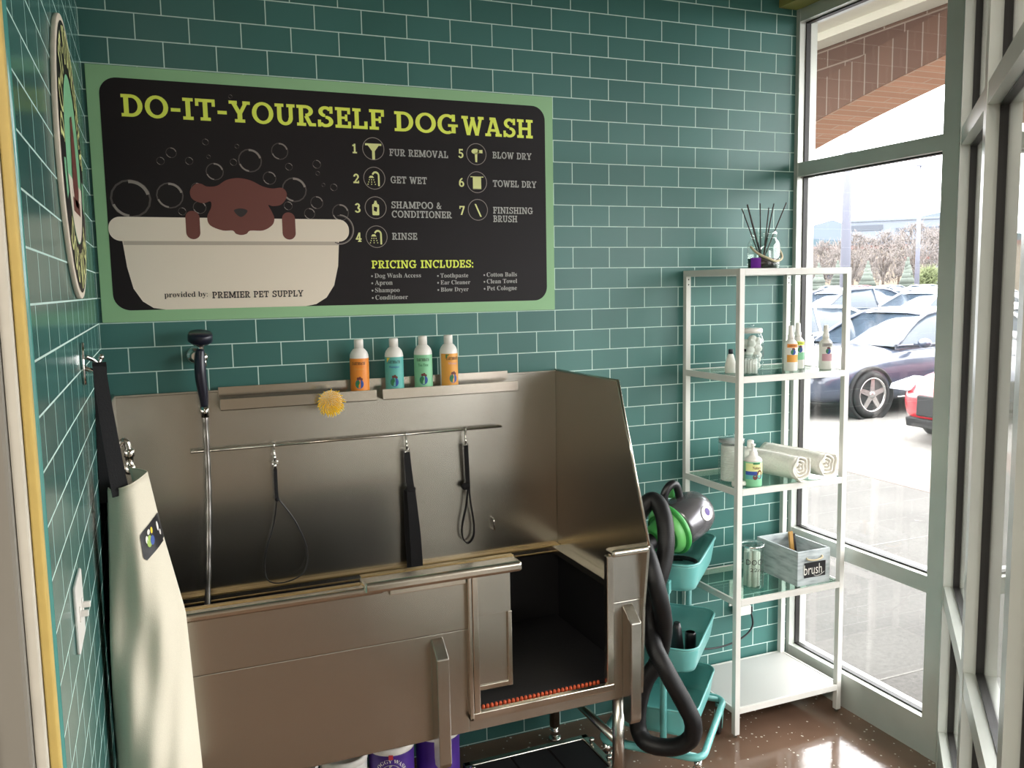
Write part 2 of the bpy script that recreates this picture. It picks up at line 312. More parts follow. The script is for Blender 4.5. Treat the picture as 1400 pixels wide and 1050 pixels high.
GL = {
 'A': (.98, [_L(.15, 0, .45, 1, .17), _L(.80, 0, .5, 1, .22), _R(.25, .25, .72, .39), _R(0, 0, .34, S_), _R(.6, 0, .98, S_), _R(.26, 1-S_, .6, 1)]),
 'B': (.8, _stem+_tl+_bl+_A(.4, .74, .32, .26, -90, 90)+_A(.42, .27, .36, .27, -90, 90)+[_R(.3, .46, .45, .6)]),
 'C': (.86, _A(.46, .5, .46, .52, 45, 315)+[_R(.68, .64, .84, 1)]),
 'D': (.88, _stem+_tl+_bl+_A(.4, .5, .46, .5, -90, 90)),
 'E': (.76, _stem+[_R(0, 0, .7, S_), _R(0, 1-S_, .7, 1), _R(.3, .44, .55, .56), _R(.6, 0, .75, .33), _R(.58, .68, .72, 1), _R(.46, .34, .58, .66)]),
 'F': (.74, _stem+[_R(0, 0, .46, S_), _R(0, 1-S_, .7, 1), _R(.3, .44, .55, .56), _R(.58, .66, .73, 1), _R(.46, .34, .58, .66)]),
 'G': (.98, _A(.46, .5, .46, .52, 48, 300)+[_R(.68, .64, .84, 1), _R(.66, .04, .86, .46), _R(.5, .36, .97, .5)]),
 'H': (.96, _stem+_h2+[_R(0, 0, .4, S_), _R(0, 1-S_, .4, 1), _R(.54, 0, .95, S_), _R(.54, 1-S_, .95, 1), _R(.3, .43, .64, .57)]),
 'I': (.46, [_R(.12, 0, .32, 1), _R(0, 0, .44, S_), _R(0, 1-S_, .44, 1)]),
 'L': (.74, _stem+_tl+[_R(0, 0, .72, S_), _R(.56, 0, .72, .38)]),
 'M': (1.2, [_R(.1, 0, .27, 1), _R(.9, 0, 1.1, 1), _L(.22, 1, .6, .08, .2), _L(.96, 1, .6, .08, .18), _R(0, 0, .38, S_), _R(.78, 0, 1.2, S_), _R(0, 1-S_, .28, 1), _R(.9, 1-S_, 1.2, 1)]),
 'N': (1.02, [_R(.1, 0, .26, 1), _R(.74, 0, .9, 1), _L(.2, 1, .8, 0, .22), _R(0, 0, .38, S_), _R(0, 1-S_, .3, 1), _R(.6, 1-S_, 1.0, 1)]),
 'O': (.96, _A(.48, .5, .48, .52, 0, 360, n=24)),
 'P': (.78, _stem+_tl+_bl+_A(.4, .7, .36, .3, -90, 90)),
 'R': (.88, _stem+_tl+_bl+_A(.4, .72, .36, .28, -90, 90)+[_L(.44, .46, .66, 0, .2), _R(.56, 0, .88, S_)]),
 'S': (.78, _A(.39, .74, .33, .27, 20, 265)+_A(.39, .27, .36, .28, -160, 92)+[_R(.58, .66, .73, 1), _R(.02, 0, .17, .34)]),
 'T': (.84, [_R(.32, 0, .52, 1), _R(.2, 0, .64, S_), _R(0, 1-S_, .84, 1), _R(0, .66, .14, 1), _R(.7, .66, .84, 1)]),
 'U': (.92, [_R(.1, .34, .3, 1), _R(.63, .34, .81, 1), _R(0, 1-S_, .4, 1), _R(.53, 1-S_, .91, 1)]+_A(.455, .35, .355, .37, 180, 360)),
 'V': (.95, [_L(.15, 1, .47, 0, .22), _L(.8, 1, .47, 0, .18), _R(0, 1-S_, .38, 1), _R(.62, 1-S_, .95, 1)]),
 'W': (1.3, [_L(.16, 1, .4, 0, .21), _L(.65, .92, .4, 0, .17), _L(.63, .92, .89, 0, .21), _L(1.13, 1, .89, 0, .17), _R(0, 1-S_, .38, 1), _R(.95, 1-S_, 1.29, 1), _R(.52, .84, .76, .96)]),
 'Y': (.93, [_L(.15, 1, .45, .42, .21), _L(.78, 1, .48, .42, .18), _R(.36, 0, .57, .46), _R(0, 1-S_, .36, 1), _R(.6, 1-S_, .93, 1), _R(.24, 0, .69, S_)]),
 '&': (.9, _A(.37, .74, .21, .25, 0, 360, .16, .13)+_A(.36, .28, .34, .29, 60, 330)+[_L(.25, .66, .78, 0, .19), _L(.6, .16, .8, .52, .14)]),
 '-': (.46, [_R(.03, .34, .43, .5)]), ':': (.26, [_R(.02, 0, .2, .2), _R(.02, .5, .2, .7)]), ' ': (.42, []),
 '1': (.5, [_R(.18, 0, .36, 1), _R(.04, 0, .5, S_), _R(.04, .74, .3, .9)]), '2': (.66, _A(.33, .7, .31, .31, -25, 180)+[_L(.14, .1, .52, .6, .19), _R(0, 0, .64, .17), _R(.52, 0, .64, .28)]),
 '3': (.66, _A(.32, .74, .29, .27, -90, 165)+_A(.32, .27, .33, .28, -165, 90)), '4': (.7, [_R(.38, 0, .56, 1), _L(.1, .3, .45, 1, .16), _R(0, .24, .7, .38), _R(.27, 0, .67, .13)]),
 '5': (.66, [_R(.1, .5, .25, 1), _R(.1, .84, .58, 1)]+_A(.31, .32, .33, .33, -160, 130)), '6': (.68, _A(.34, .32, .33, .33, 0, 360)+_A(.58, .42, .57, .6, 105, 190, .18, .14)),
 '7': (.64, [_R(0, .85, .62, 1), _R(0, .68, .12, 1), _L(.22, 0, .54, .9, .19)]),
}
def slab(mb, text, x, z, h, width=None, y=-.0075, gap=.07, nrm=(0, -1, 0), mp=None):
    """slab-serif lettering on the plane y; cap height h, fitted to a width"""
    tot = sum(GL[c][0]+gap for c in text)-gap; sx = (width/tot) if width else h
    mp = mp or (lambda u, v: (u, y, v)); px = x
    for c in text:
        w, polys = GL[c]
        for i, p in enumerate(polys): mb.add([tuple(q+.00004*i*d for q, d in zip(mp(px+a*sx, z+b*h), nrm)) for a, b in p], [tuple(range(len(p)))], False)
        px += (w+gap)*sx
    return mb
def boldserif(t):
    o = ''
    for c in t:
        if 'A' <= c <= 'Z': o += chr(0x1D400+ord(c)-65)
        elif 'a' <= c <= 'z': o += chr(0x1D41A+ord(c)-97)
        else: o += c
    return o
def text_geo(body, size=1.0, res=2):
    cu = bpy.data.curves.new('txt', 'FONT'); cu.body = body; cu.size = size; cu.resolution_u = res
    o = bpy.data.objects.new('txt', cu); COL.objects.link(o); bpy.context.view_layer.update()
    me = bpy.data.meshes.new_from_object(o.evaluated_get(bpy.context.evaluated_depsgraph_get()))
    vs = [tuple(v.co) for v in me.vertices]; fs = [tuple(p.vertices) for p in me.polygons]
    bpy.data.objects.remove(o); bpy.data.curves.remove(cu); bpy.data.meshes.remove(me); return vs, fs
def text(mb, body, x, z, width, height=None, mp=None, y=-.0075, serif=True):
    vs, fs = text_geo(boldserif(body) if serif else body)
    if not vs: return mb
    x0, x1 = min(v[0] for v in vs), max(v[0] for v in vs); y0, y1 = min(v[1] for v in vs), max(v[1] for v in vs)
    sx = width/(x1-x0); sz = (height/(y1-y0)) if height else sx
    mp = mp or (lambda u, v: (u, y, v))
    mb.add([mp(x+(v[0]-x0)*sx, z+(v[1]-(y0 if height else 0))*sz) for v in vs], fs, False); return mb
def ell(cx, cz, rx, rz, n=24, a0=0, a1=360): return [(cx+rx*math.cos(math.radians(a0+(a1-a0)*i/n)), cz+rz*math.sin(math.radians(a0+(a1-a0)*i/n))) for i in range(n if a1-a0 == 360 else n+1)]
def rrect(x0, x1, z0, z1, r, n=6):
    o = []
    for cx, cz, a in ((x1-r, z1-r, 0), (x0+r, z1-r, 90), (x0+r, z0+r, 180), (x1-r, z0+r, 270)):
        for i in range(n+1): t = math.radians(a+90*i/n); o.append((cx+r*math.cos(t), cz+r*math.sin(t)))
    return o
def flat(mb, pts, y): mb.add([(a, y, b) for a, b in pts], [tuple(range(len(pts)))], False); return mb
def cubic(P, k=8): return [(p.x, p.y) for p in spline([Vector((a, b, 0)) for a, b in P], k, True)]
SC.cycles.transparent_max_bounces = 32; SC.cycles.max_bounces = 10; SC.cycles.diffuse_bounces = 5; SC.cycles.glossy_bounces = 6

# ------------------------------------------------------------------ room shell
XA = 2.645                                   # room face of the window wall beside the shelf
BO = Vector((XA, -.80, 0)); BS = Vector((-.70711, -.70711, 0)); BN = Vector((.70711, -.70711, 0))   # angled glazed wall
def bp(s, n=0, z=0): return BO+BS*s+BN*n+Vector((0, 0, z))
e = bp(6.5, 1.5)                              # past the last pane the wall steps out, making an entrance bay
ROOM = [(-6, .1), (XA+.09, .1), (XA+.09, -.83), tuple(bp(2.2, .095))[:2], tuple(bp(2.2, 1.55))[:2], tuple(bp(6.55, 1.55))[:2], (-6, e.y-.05)]
fl = MB().prism(ROOM, 'z', -.06, 0).build('floor', 'floor'); struct(fl)
struct(MB().prism(ROOM, 'z', 3.3, 3.4).build('ceiling', 'ceil'))
struct(MB().box(-.14, XA, 0, .14, 0, 3.3).build('wall_back', 'tile_back'))
wl = struct(MB().box(-.14, 0, -1.597, 0, 0, 3.3).build('wall_left', 'tile_left'))
struct(MB().lathe([(.012, 0), (.012, 3.3)], (-.012, -1.597, 0), 12, a0=-PI/2, a1=0).build('trim_1', 'bullnose'))
struct(MB().box(-.018, -.004, -1.622, -1.590, 0, 3.3).build('trim_2', 'yellow', bevel=.003))
struct(MB().box(-.034, -.0185, -1.632, -1.590, 0, 3.3).build('trim_3', 'offw', bevel=.003))
struct(MB().box(-.082, -.0345, -1.640, -1.590, 0, 3.3).build('trim_4', 'greyp', bevel=.006))
struct(MB().box(-.20, -.084, -1.655, -1.590, 0, 3.3).build('trim_5', 'greyp', bevel=.008))
struct(MB().box(-6, -.14, .0, .14, 0, 3.3).build('wall_store_back', 'store')); struct(MB().box(-6.1, -6, e.y, .1, 0, 3.3).build('wall_store_left', 'store'))
struct(MB().box(-6, e.x+.05, e.y-.1, e.y, 0, 3.3).build('wall_rear', 'store'))
def bwall(name, a, b, c, d):
    m = MB(); m.add([tuple(bp(s, n, z)) for z in (0, 3.3) for s, n in ((a, c), (b, c), (b, d), (a, d))], [(0, 3, 2, 1), (4, 5, 6, 7), (0, 1, 5, 4), (1, 2, 6, 5), (2, 3, 7, 6), (3, 0, 4, 7)]); return struct(m.build(name, 'store'))
bwall('wall_bay_side', 2.2, 2.3, 0, 1.5); bwall('wall_bay_front', 2.2, 6.6, 1.5, 1.6)
struct(MB().box(2.555, XA+.095, -.80, -.001, 2.815, 3.3).build('trim_6', 'soffit'))
m = MB(); m.add([tuple(bp(s, n, z)) for z in (2.815, 3.3) for s, n in ((0, 0), (2.2, 0), (2.2, .1), (0, .1))], [(0, 3, 2, 1), (4, 5, 6, 7), (0, 1, 5, 4), (1, 2, 6, 5), (2, 3, 7, 6), (3, 0, 4, 7)])
struct(m.build('trim_7', 'soffit'))
RAILS = [(0.0, .14), (.607, .668), (2.15, 2.205), (2.765, 2.815)]
def glazed(name, origin, sd, nd, posts, depth=.09):
    xf = Matrix((sd, nd, Vector((0, 0, 1)))).transposed().to_4x4(); xf.translation = origin
    fr = MB(xf)
    for a, b in posts: fr.box(a, b, 0, depth, 0, 2.815)
    for (p, q) in zip(posts[:-1], posts[1:]):
        for z0, z1 in RAILS: fr.box(p[1]-.001, q[0]+.001, .002, depth-.002, z0, z1)
    root = struct(fr.build(name, 'frame'))
    g = MB(xf)
    for (p, q) in zip(posts[:-1], posts[1:]):
        for r0, r1 in zip(RAILS[:-1], RAILS[1:]):
            a, b, z0, z1 = p[1], q[0], r0[1], r1[0]; t = .005; n0, n1 = .030, .053
            g.box(a, a+t, n0, n1, z0, z1); g.box(b-t, b, n0, n1, z0, z1); g.box(a+t, b-t, n0, n1, z0, z0+t); g.box(a+t, b-t, n0, n1, z1-t, z1)
            MB(xf).box(a+.002, b-.002, .040, .044, z0+.002, z1-.002).build('pane', 'pane', root)
    g.build('gasket', 'gasket', root); return root
glazed('window_1', Vector((XA, 0, 0)), Vector((0, -1, 0)), Vector((1, 0, 0)), [(-.0, .022), (.735, .80)])
bposts = [(0, .045)]
s0 = .70
while s0 < 2.2: bposts.append((s0, min(s0+.06, 2.2))); s0 += .72
glazed('window_2', BO, BS, BN, bposts)
m = MB().prism([(XA, -.80), (XA+.09, -.80), (XA+.09, -.836), (XA+.0636, -.8636)], 'z', 0, 2.815); struct(m.build('trim_8', 'frame'))

# ------------------------------------------------------------------ big wall sign
sg = thing('dog_wash_sign', (.775, 0, 2.017), 'large black and green printed wall sign with a brown dog in a white tub', 'sign')
MB().box(.010, 1.540, -.006, -.0005, 1.632, 2.400).build('sign_panel', 'signgreen', sg, bevel=.0015)
Yf, Yg, Yh, Yi = -.0066, -.0072, -.0078, -.0084
flat(MB(), rrect(.045, 1.508, 1.668, 2.365, .05, 10), Yf).build('black_field', 'signblack', sg)
t = MB(); slab(t, 'DO-IT-YOURSELF', .103, 2.252, .066, .810, Yg); slab(t, 'DOG', .948, 2.251, .0655, .227, Yg); slab(t, 'WASH', 1.188, 2.250, .065, .272, Yg); t.build('title_lettering', 'lime', sg)
t = MB(); flat(t, [(.080, 1.895), (.745, 1.895), (.738, 1.80), (.722, 1.735), (.695, 1.695), (.660, 1.674), (.626, 1.668), (.193, 1.668), (.158, 1.674), (.128, 1.695), (.104, 1.735), (.090, 1.80)], Yg); t.build('tub_body_print', 'cream', sg)
t = MB(); flat(t, [(.084, 1.884), (.741, 1.884), (.741, 1.868), (.084, 1.868)], Yg-.0003); t.build('tub_shadow_line', 'cream2', sg)
flat(MB(), rrect(.045, .779, 1.880, 1.953, .034, 8), Yh).build('tub_rim_print', 'cream', sg)
head = [(.300, 2.056), (.284, 2.035), (.290, 2.010), (.320, 1.998), (.343, 2.004), (.344, 1.985), (.331, 1.957), (.338, 1.930), (.375, 1.914), (.405, 1.914), (.415, 1.904), (.431, 1.900), (.448, 1.904), (.46, 1.914), (.50, 1.915), (.529, 1.932), (.537, 1.953), (.530, 1.975), (.520, 1.996), (.534, 1.993), (.560, 1.998), (.577, 2.018), (.579, 2.038), (.565, 2.052), (.535, 2.049), (.505, 2.055), (.47, 2.072), (.432, 2.079), (.395, 2.072), (.365, 2.053), (.335, 2.050), (.318, 2.058)]
t = MB(); flat(t, cubic(head, 4), Yi); flat(t, rrect(.266, .308, 1.886, 1.974, .021), Yi); flat(t, rrect(.561, .603, 1.886, 1.974, .021), Yi); t.build('dog_print', 'dog', sg)
flat(MB(), cubic([(.413, 1.978), (.433, 1.984), (.454, 1.978), (.446, 1.964), (.433, 1.957), (.421, 1.964)], 4), Yi-.0005).build('nose_print', 'dark', sg)
b1, b2 = MB(), MB()
def ringp(mb, cx, cz, r, th, a0, a1, y, n=16):
    for i in range(n):
        u, v = math.radians(a0+(a1-a0)*i/n), math.radians(a0+(a1-a0)*(i+1)/n)
        mb.add([(cx+r*math.cos(u), y, cz+r*math.sin(u)), (cx+r*math.cos(v), y, cz+r*math.sin(v)), (cx+(r-th)*math.cos(v), y, cz+(r-th)*math.sin(v)), (cx+(r-th)*math.cos(u), y, cz+(r-th)*math.sin(u))], [(0, 1, 2, 3)], False)
for cx, cz, r in ((.113, 2.008, .058), (.225, 2.020, .040), (.470, 2.135, .037), (.564, 2.168, .027), (.605, 2.047, .040), (.361, 2.097, .027), (.528, 2.082, .021), (.676, 2.007, .021), (.651, 1.971, .018), (.753, 1.976, .028), (.681, 2.131, .014), (.734, 2.058, .012), (.236, 2.150, .016), (.287, 2.127, .012), (.338, 2.187, .010), (.204, 2.124, .012), (.419, 2.128, .011), (.591, 2.120, .012), (.305, 2.044, .017), (.31, 1.985, .02), (.583, 1.995, .014), (.258, 1.972, .012), (.345, 2.142, .006), (.432, 2.178, .007), (.683, 2.102, .007), (.70, 2.065, .006), (.42, 2.33, .006)):
    ringp(b1, cx, cz, r, r*.10, 0, 360, Yg); ringp(b2, cx, cz, r*.96, r*.16, 15, 95, Yg-.0003); ringp(b2, cx, cz, r*.96, r*.12, 200, 262, Yg-.0003)
ringp(b2, .746, 1.920, .050, .003, -100, 85, Yi, 24); ringp(b1, .746, 1.920, .047, .003, -110, 95, Yi, 24)
b1.build('bubble_rings', 'bub', sg); b2.build('bubble_highlights', 'bubl', sg)
t = MB(); text(t, 'provided by:', .191, 1.706, .128, y=Yh); t.build('provided_by_text', 'dark', sg)
t = MB(); slab(t, 'PREMIER PET SUPPLY', .333, 1.700, .021, .286, Yh); t.build('shop_name_text', 'dark', sg)
rows = [('1', .810, 2.187, .872, 2.189), ('2', .810, 2.089, .872, 2.092), ('3', .811, 1.992, .873, 1.994), ('4', .811, 1.895, .873, 1.897), ('5', 1.183, 2.186, 1.241, 2.186), ('6', 1.183, 2.087, 1.241, 2.089), ('7', 1.183, 1.990, 1.242, 1.993)]
def ico(kind, cx, cz):
    q = MB(); P = lambda pts: flat(q, [(cx+a*.037, cz+b*.037) for a, b in pts], Yg)
    if kind == '1': P(_R(-.75, .28, .75, .46)); P([(-.5, .28), (-.14, -.2), (.14, -.2), (.5, .28)]); P(_R(-.13, -.95, .13, -.2))
    if kind in '24':
        P([(-.52, .02), (-.02, .02), (-.16, .22), (-.4, .2)])
        for i in range(8):
            u, v = math.radians(160-160*i/8), math.radians(160-160*(i+1)/8); P([(.12+.37*math.cos(u), .2+.42*math.sin(u)), (.12+.37*math.cos(v), .2+.42*math.sin(v)), (.12+.22*math.cos(v), .2+.25*math.sin(v)), (.12+.22*math.cos(u), .2+.25*math.sin(u))])
        P(_R(.33, -.7, .49, .25))
        for i in range(3):
            for j in range(3): xx, zz = -.46+.2*i+(i-1)*.07*j, -.1-.2*j; P([(xx-.04, zz-.1), (xx+.04, zz-.1), (xx+.04, zz), (xx-.04, zz)])
    if kind == '3': P(rrect(-.32, .32, -.68, .32, .1, 3)); P(_R(-.16, .3, .16, .46)); P(_R(-.1, .44, .1, .62))
    if kind == '5': P(ell(-.1, .25, .4, .25, 16)); P([(.1, .38), (.62, .42), (.62, .1), (.1, .12)]); P([(-.18, .1), (.1, .1), (.06, -.75), (-.12, -.75)])
    if kind == '6': P(_R(-.42, -.58, .42, .5)); P(_R(-.66, .46, .66, .54)); P(_R(-.42, -.64, .42, -.6))
    if kind == '7': P(_L(-.25, .55, .3, -.65, .16))
    return q
nm = dict(zip('1234567', ('squeegee_icon', 'shower_icon', 'bottle_icon', 'shower_icon', 'dryer_icon', 'towel_icon', 'brush_icon')))
for d, nx, nz, cx, cz in rows:
    t = MB(); slab(t, d, nx-.010, nz-.0155, .031, .020 if d != '1' else .016, Yg); t.build('step_number', 'limelt', sg)
    t = MB(); ringp(t, cx, cz, .0375, .0022, 0, 360, Yg, 32); t.build('icon_ring', 'bubl', sg)
    ico(d, cx, cz).build(nm[d], 'limelt', sg)
flat(MB(), [(.873-.006, 1.994+.004), (.873+.006, 1.994+.001), (.873+.003, 1.994-.014), (.873-.007, 1.994-.01)], Yh).build('icon_paw', 'signblack', sg)
t = MB()
for s, x, z, w in (('FUR REMOVAL', .927, 2.168, .209), ('GET WET', .928, 2.077, .128), ('SHAMPOO &', .927, 1.993, .180), ('CONDITIONER', .928, 1.962, .216), ('RINSE', .927, 1.887, .089), ('BLOW DRY', 1.302, 2.174, .151), ('TOWEL DRY', 1.301, 2.075, .170), ('FINISHING', 1.300, 1.981, .155), ('BRUSH', 1.300, 1.951, .093)):
    slab(t, s, x, z, .0235, w, Yg)
t.build('step_text', 'greytext', sg)
t = MB(); slab(t, 'PRICING INCLUDES:', .852, 1.790, .027, .369, Yg); t.build('pricing_text', 'lime', sg)
t = MB()
for s, x, z, w in (('Dog Wash Access', .861, 1.758, .164), ('Apron', .861, 1.734, .062), ('Shampoo', .861, 1.709, .086), ('Conditioner', .861, 1.684, .115), ('Toothpaste', 1.096, 1.756, .104), ('Ear Cleaner', 1.096, 1.732, .111), ('Blow Dryer', 1.096, 1.707, .104), ('Cotton Balls', 1.270, 1.757, .118), ('Clean Towel', 1.270, 1.733, .118), ('Pet Cologne', 1.270, 1.708, .117)):
    text(t, s, x, z, w, y=Yg); flat(t, ell(x-.009, z+.006, .0032, .0032, 8), Yg)
t.build('included_items_text', 'greytext', sg)

# ------------------------------------------------------------------ round sign on the left wall
CY, CZ, RR = -.765, 2.012, .302
rs = thing('round_wall_sign', (0, CY, CZ), 'round black sign with yellow letters and a pale green centre on left wall', 'sign')
def onleft(x): return lambda u, v: (x, CY+u, CZ+v)         # u runs towards the back wall (reads left to right)
def disc(mb, pts, x): mb.add([(x, CY+a, CZ+b) for a, b in pts], [tuple(range(len(pts)))], False); return mb
MB().lathe([(RR, 0), (RR, .010)], (0.0005, CY, CZ), 64, (1, 0, 0)).build('sign_board', 'cream', rs, bevel=.002)
disc(MB(), ell(0, 0, RR*.955, RR*.955, 64), .0110).build('black_ring', 'signblack', rs)
disc(MB(), ell(0, 0, RR*.60, RR*.60, 48), .0116).build('mint_centre', 'mint', rs)
disc(MB(), [(RR*.59*math.cos(math.radians(a)), RR*.59*math.sin(math.radians(a))) for a in range(195, 346, 5)], .0122).build('tub_print', 'cream', rs)
disc(MB(), [(a*.5-.2*.5+.0, b) for a, b in [(.06, -.06), (.10, .03), (.16, .09), (.24, .10), (.31, .04), (.36, -.06), (.30, -.10), (.12, -.10)]], .0128).build('dog_print', 'dog', rs)
disc(MB(), [(-.09, -.115), (.09, -.115), (.09, -.085), (-.09, -.085)], .0128).build('name_band', 'dog', rs)
def arcmap(r0, a_start, sgn, x):
    return lambda u, v: (x, CY+(r0+sgn*v)*math.sin(a_start+sgn*u/r0), CZ+(r0+sgn*v)*math.cos(a_start+sgn*u/r0))
r0 = RR*.665
t = MB(); L_ = 3.05*r0; slab(t, 'DO-IT-YOURSELF', -L_/2, 0, .078, L_, mp=arcmap(r0, 0, 1, .0122), nrm=(1, 0, 0), gap=.13)
r1 = RR*.925; L_ = 1.75*r1; slab(t, 'DOG WASH', -L_/2, 0, .078, L_, mp=arcmap(r1, PI, -1, .0122), nrm=(1, 0, 0), gap=.13); t.build('ring_lettering', 'limelt', rs)
t = MB()
for a in (105, 255):
    c = math.radians(a)
    for k in range(8):
        u, v = c-.16+.04*k, c-.16+.04*(k+1); t.add([(.0122, CY+r*math.sin(w), CZ+r*math.cos(w)) for r, w in ((RR*.70, u), (RR*.70, v), (RR*.84, v), (RR*.84, u))], [(0, 1, 2, 3)], False)
t.build('mint_bars', 'mint', rs)

# ------------------------------------------------------------------ stainless wash tub
TX0, TX1, TF, TB = .02, 1.545, -.63, .41
tub = thing('wash_tub', (.78, -.33, 0), 'large brushed stainless steel dog wash tub with an open front gate against the tiled wall', 'wash tub')
MB().box(TX0+.01, TX1-.01, -.014, -.001, .735, 1.405).box(TX0+.01, TX1-.01, -.020, -.001, 1.399, 1.407).build('backsplash', 'steel', tub, bevel=.0015)
side = [(-.001, TB+.02), (-.001, 1.405), (-.478, 1.408), (-.668, .905), (-.640, .70), (-.628, TB+.02)]
MB().prism(side, 'x', TX1-.010, TX1).build('side_panel', 'steel_v', tub, bevel=.0015)
MB().prism(side, 'x', TX0, TX0+.010).build('side_panel', 'steel_v', tub, bevel=.0015)
MB().tube([(TX1-.005, -.002, 1.406), (TX1-.005, -.478, 1.409), (TX1-.005, -.669, .908)], .0055, 8).build('side_edge', 'steel_lt', tub)
MB().tube([(TX0+.005, -.002, 1.406), (TX0+.005, -.478, 1.409), (TX0+.005, -.669, .908)], .0055, 8).build('side_edge', 'steel_lt', tub)
MB().box(TX0+.012, TX1-.012, -.040, -.012, .739, .744).build('ledge_upper_edge', 'brass', tub, bevel=.001)
MB().box(TX0+.012, TX1-.012, -.044, -.012, .7255, .7385).build('ledge', 'steel', tub)
MB().box(TX0+.012, TX1-.012, -.047, -.012, .719, .725).build('ledge_lower_edge', 'brass', tub, bevel=.001)
MB().box(TX1-.05, TX1-.0101, -.62, -.047, .719, .744).build('side_ledge', 'steel', tub, bevel=.002)
# basin floor and walls, coloured flat black, behind the front panel
ln = MB(); ln.box(TX0+.011, TX1-.011, -.036, -.016, .455, .718); ln.box(TX0+.011, TX0+.02, -.614, -.036, .455, .90); ln.box(TX1-.02, TX1-.011, -.614, -.036, .455, .718); ln.box(TX0+.011, TX1-.011, -.614, -.016, .435, .458)
ln.build('basin_shell', 'basinblack', tub)
# front panels
MB().box(TX0, .950, TF, -.618, .728, .893).build('upper_front_panel', 'steel', tub, bevel=.002)
MB().box(TX0, .950, TF+.003, -.618, TB, .7265).build('lower_front_panel', 'steel', tub, bevel=.002)
MB().box(.950, 1.428, TF+.003, -.618, TB, .460).build('threshold_panel', 'steel', tub, bevel=.002)
MB().box(1.424, TX1, TF+.003, -.618, TB, .727).build('lower_end_panel', 'steel', tub, bevel=.002)
MB().box(1.424, TX1, TF, -.618, .729, .893).build('upper_end_panel', 'steel', tub, bevel=.002)
MB().box(TX0, TX1, -.62, -.02, TB-.004, TB+.022).build('underside', 'steel', tub)
fr = MB(); fr.box(.946, .958, -.650, TF+.002, .452, .888); fr.box(.960, .980, -.646, TF+.002, .452, .888); fr.box(.946, .958, -.650, TF+.002, .452, .462)
fr.box(.946, 1.428, -.648, TF+.002, .450, .473); fr.box(1.402, 1.428, -.648, TF+.002, .473, .888); fr.build('gate_frame', 'steel_lt', tub, bevel=.003)
MB().box(.72, .945, -.640, TF+.001, .868, .884).build('gate_slide_rail', 'steel_lt', tub, bevel=.002)
# rolled rim
roll = lambda a, b, y0=-.668, y1=-.618, z0=.886, z1=.909: MB().box(a, b, y0, y1, z0, z1)
roll(TX0, .70).build('rolled_rim', 'steel_lt', tub, bevel=.009, seg=4)
roll(1.412, TX1, z1=.908).build('rolled_rim', 'steel_lt', tub, bevel=.009, seg=4)
MB().box(TX0+.01, .64, -.632, -.616, .9075, .9115).build('rim_inner_lip', 'brass', tub, bevel=.001)
gt = MB(); gt.box(.66, 1.092, -.6165, -.607, .755, .90); gt.box(.66, 1.092, -.613, -.605, .535, .757)
gt_o = gt.build('sliding_gate', 'steel', tub, bevel=.001)
MB().box(.66, 1.092, -.6185, -.605, .524, .540).box(1.080, 1.094, -.6205, -.605, .524, .757).build('gate_edge', 'steel_lt', gt_o, bevel=.002)
MB().box(.641, 1.108, -.679, -.600, .893, .924).build('gate_cap', 'steel_lt', gt_o, bevel=.010, seg=4)
MB().box(.645, 1.104, -.618, -.598, .9235, .9265).build('gate_cap_edge', 'brass', gt_o, bevel=.001)
# brackets on the front
for x0 in (.838, 1.468):
    MB().prism([(-.6271, .716), (-.682, .672), (-.682, .356), (-.672, .340), (-.635, .335), (-.6271, .36)], 'x', x0, x0+.037).build('front_bracket', 'steel_v', tub, bevel=.003)
for x, y in ((.10, -.585), (1.475, -.585), (.10, -.09), (1.477, -.09)):
    lg = MB().cyl((x, y, .055), (x, y, TB), .0195, n=20).build('leg', 'steel_v', tub)
    MB().cyl((x, y, 0.001), (x, y, .06), .016, .013).lathe([(.024, 0), (.024, .008), (.016, .012)], (x, y, .001)).build('levelling_foot', 'chrome', lg)
MB().cyl((1.476, -.57, .235), (1.477, -.10, .235), .0145).build('cross_tube', 'steel', tub)
MB().cyl((.10, -.57, .235), (.10, -.10, .235), .0145).build('cross_tube', 'steel', tub)
npl = MB().box(.140, .182, -.6325, TF, .745, .822).build('data_plate', 'steel_lt', tub); MB().box(.142, .178, -.6335, -.6324, .752, .815).build('plate_print', 'dark', npl)
# tether rail, bottle trays, hook
rl = MB().cyl((.239, -.038, 1.215), (1.304, -.038, 1.215), .0042, n=10)
rl_o = rl.build('tether_rail', 'steel_lt', tub)
m = MB()
for i in range(8): x = .245+i*(1.053/7); m.cyl((x, -.038, 1.215), (x, -.013, 1.215), .005, n=8)
m.build('rail_standoffs', 'steel_lt', rl_o)
MB().box(.333, 1.339, -.021, -.0142, 1.384, 1.416).build('tray_back_plate', 'steel_lt', tub, bevel=.001)
for a, b in ((.333, .834), (.855, 1.351)):
    MB().box(a, b, -.090, -.0142, 1.3475, 1.3505).box(a, b, -.090, -.0875, 1.3475, 1.384).build('bottle_tray', 'steel_lt', tub, bevel=.0008)
MB().tube([(1.268, -.014, .872), (1.268, -.03, .872), (1.268, -.036, .862), (1.269, -.034, .835), (1.269, -.016, .83)], .0035, 8, sub=4).build('tether_hook', 'chrome', tub)
MB().lathe([(.004, 0), (.004, .004)], (.90, -.048, .735), 8, (0, -1, 0)).lathe([(.004, 0), (.004, .004)], (1.15, -.048, .735), 8, (0, -1, 0)).lathe([(.004, 0), (.004, .004)], (1.3, -.048, .735), 8, (0, -1, 0)).build('ledge_screws', 'dark', tub)
mat_o = thing('tub_mat', (1.19, -.32, .459), 'black rubber mat lying on the floor of the steel tub', 'mat')
MB().box(TX0+.03, TX1-.03, -.60, -.045, .4585, .472).build('mat_sheet', 'rubber', mat_o, bevel=.002)
m = MB()
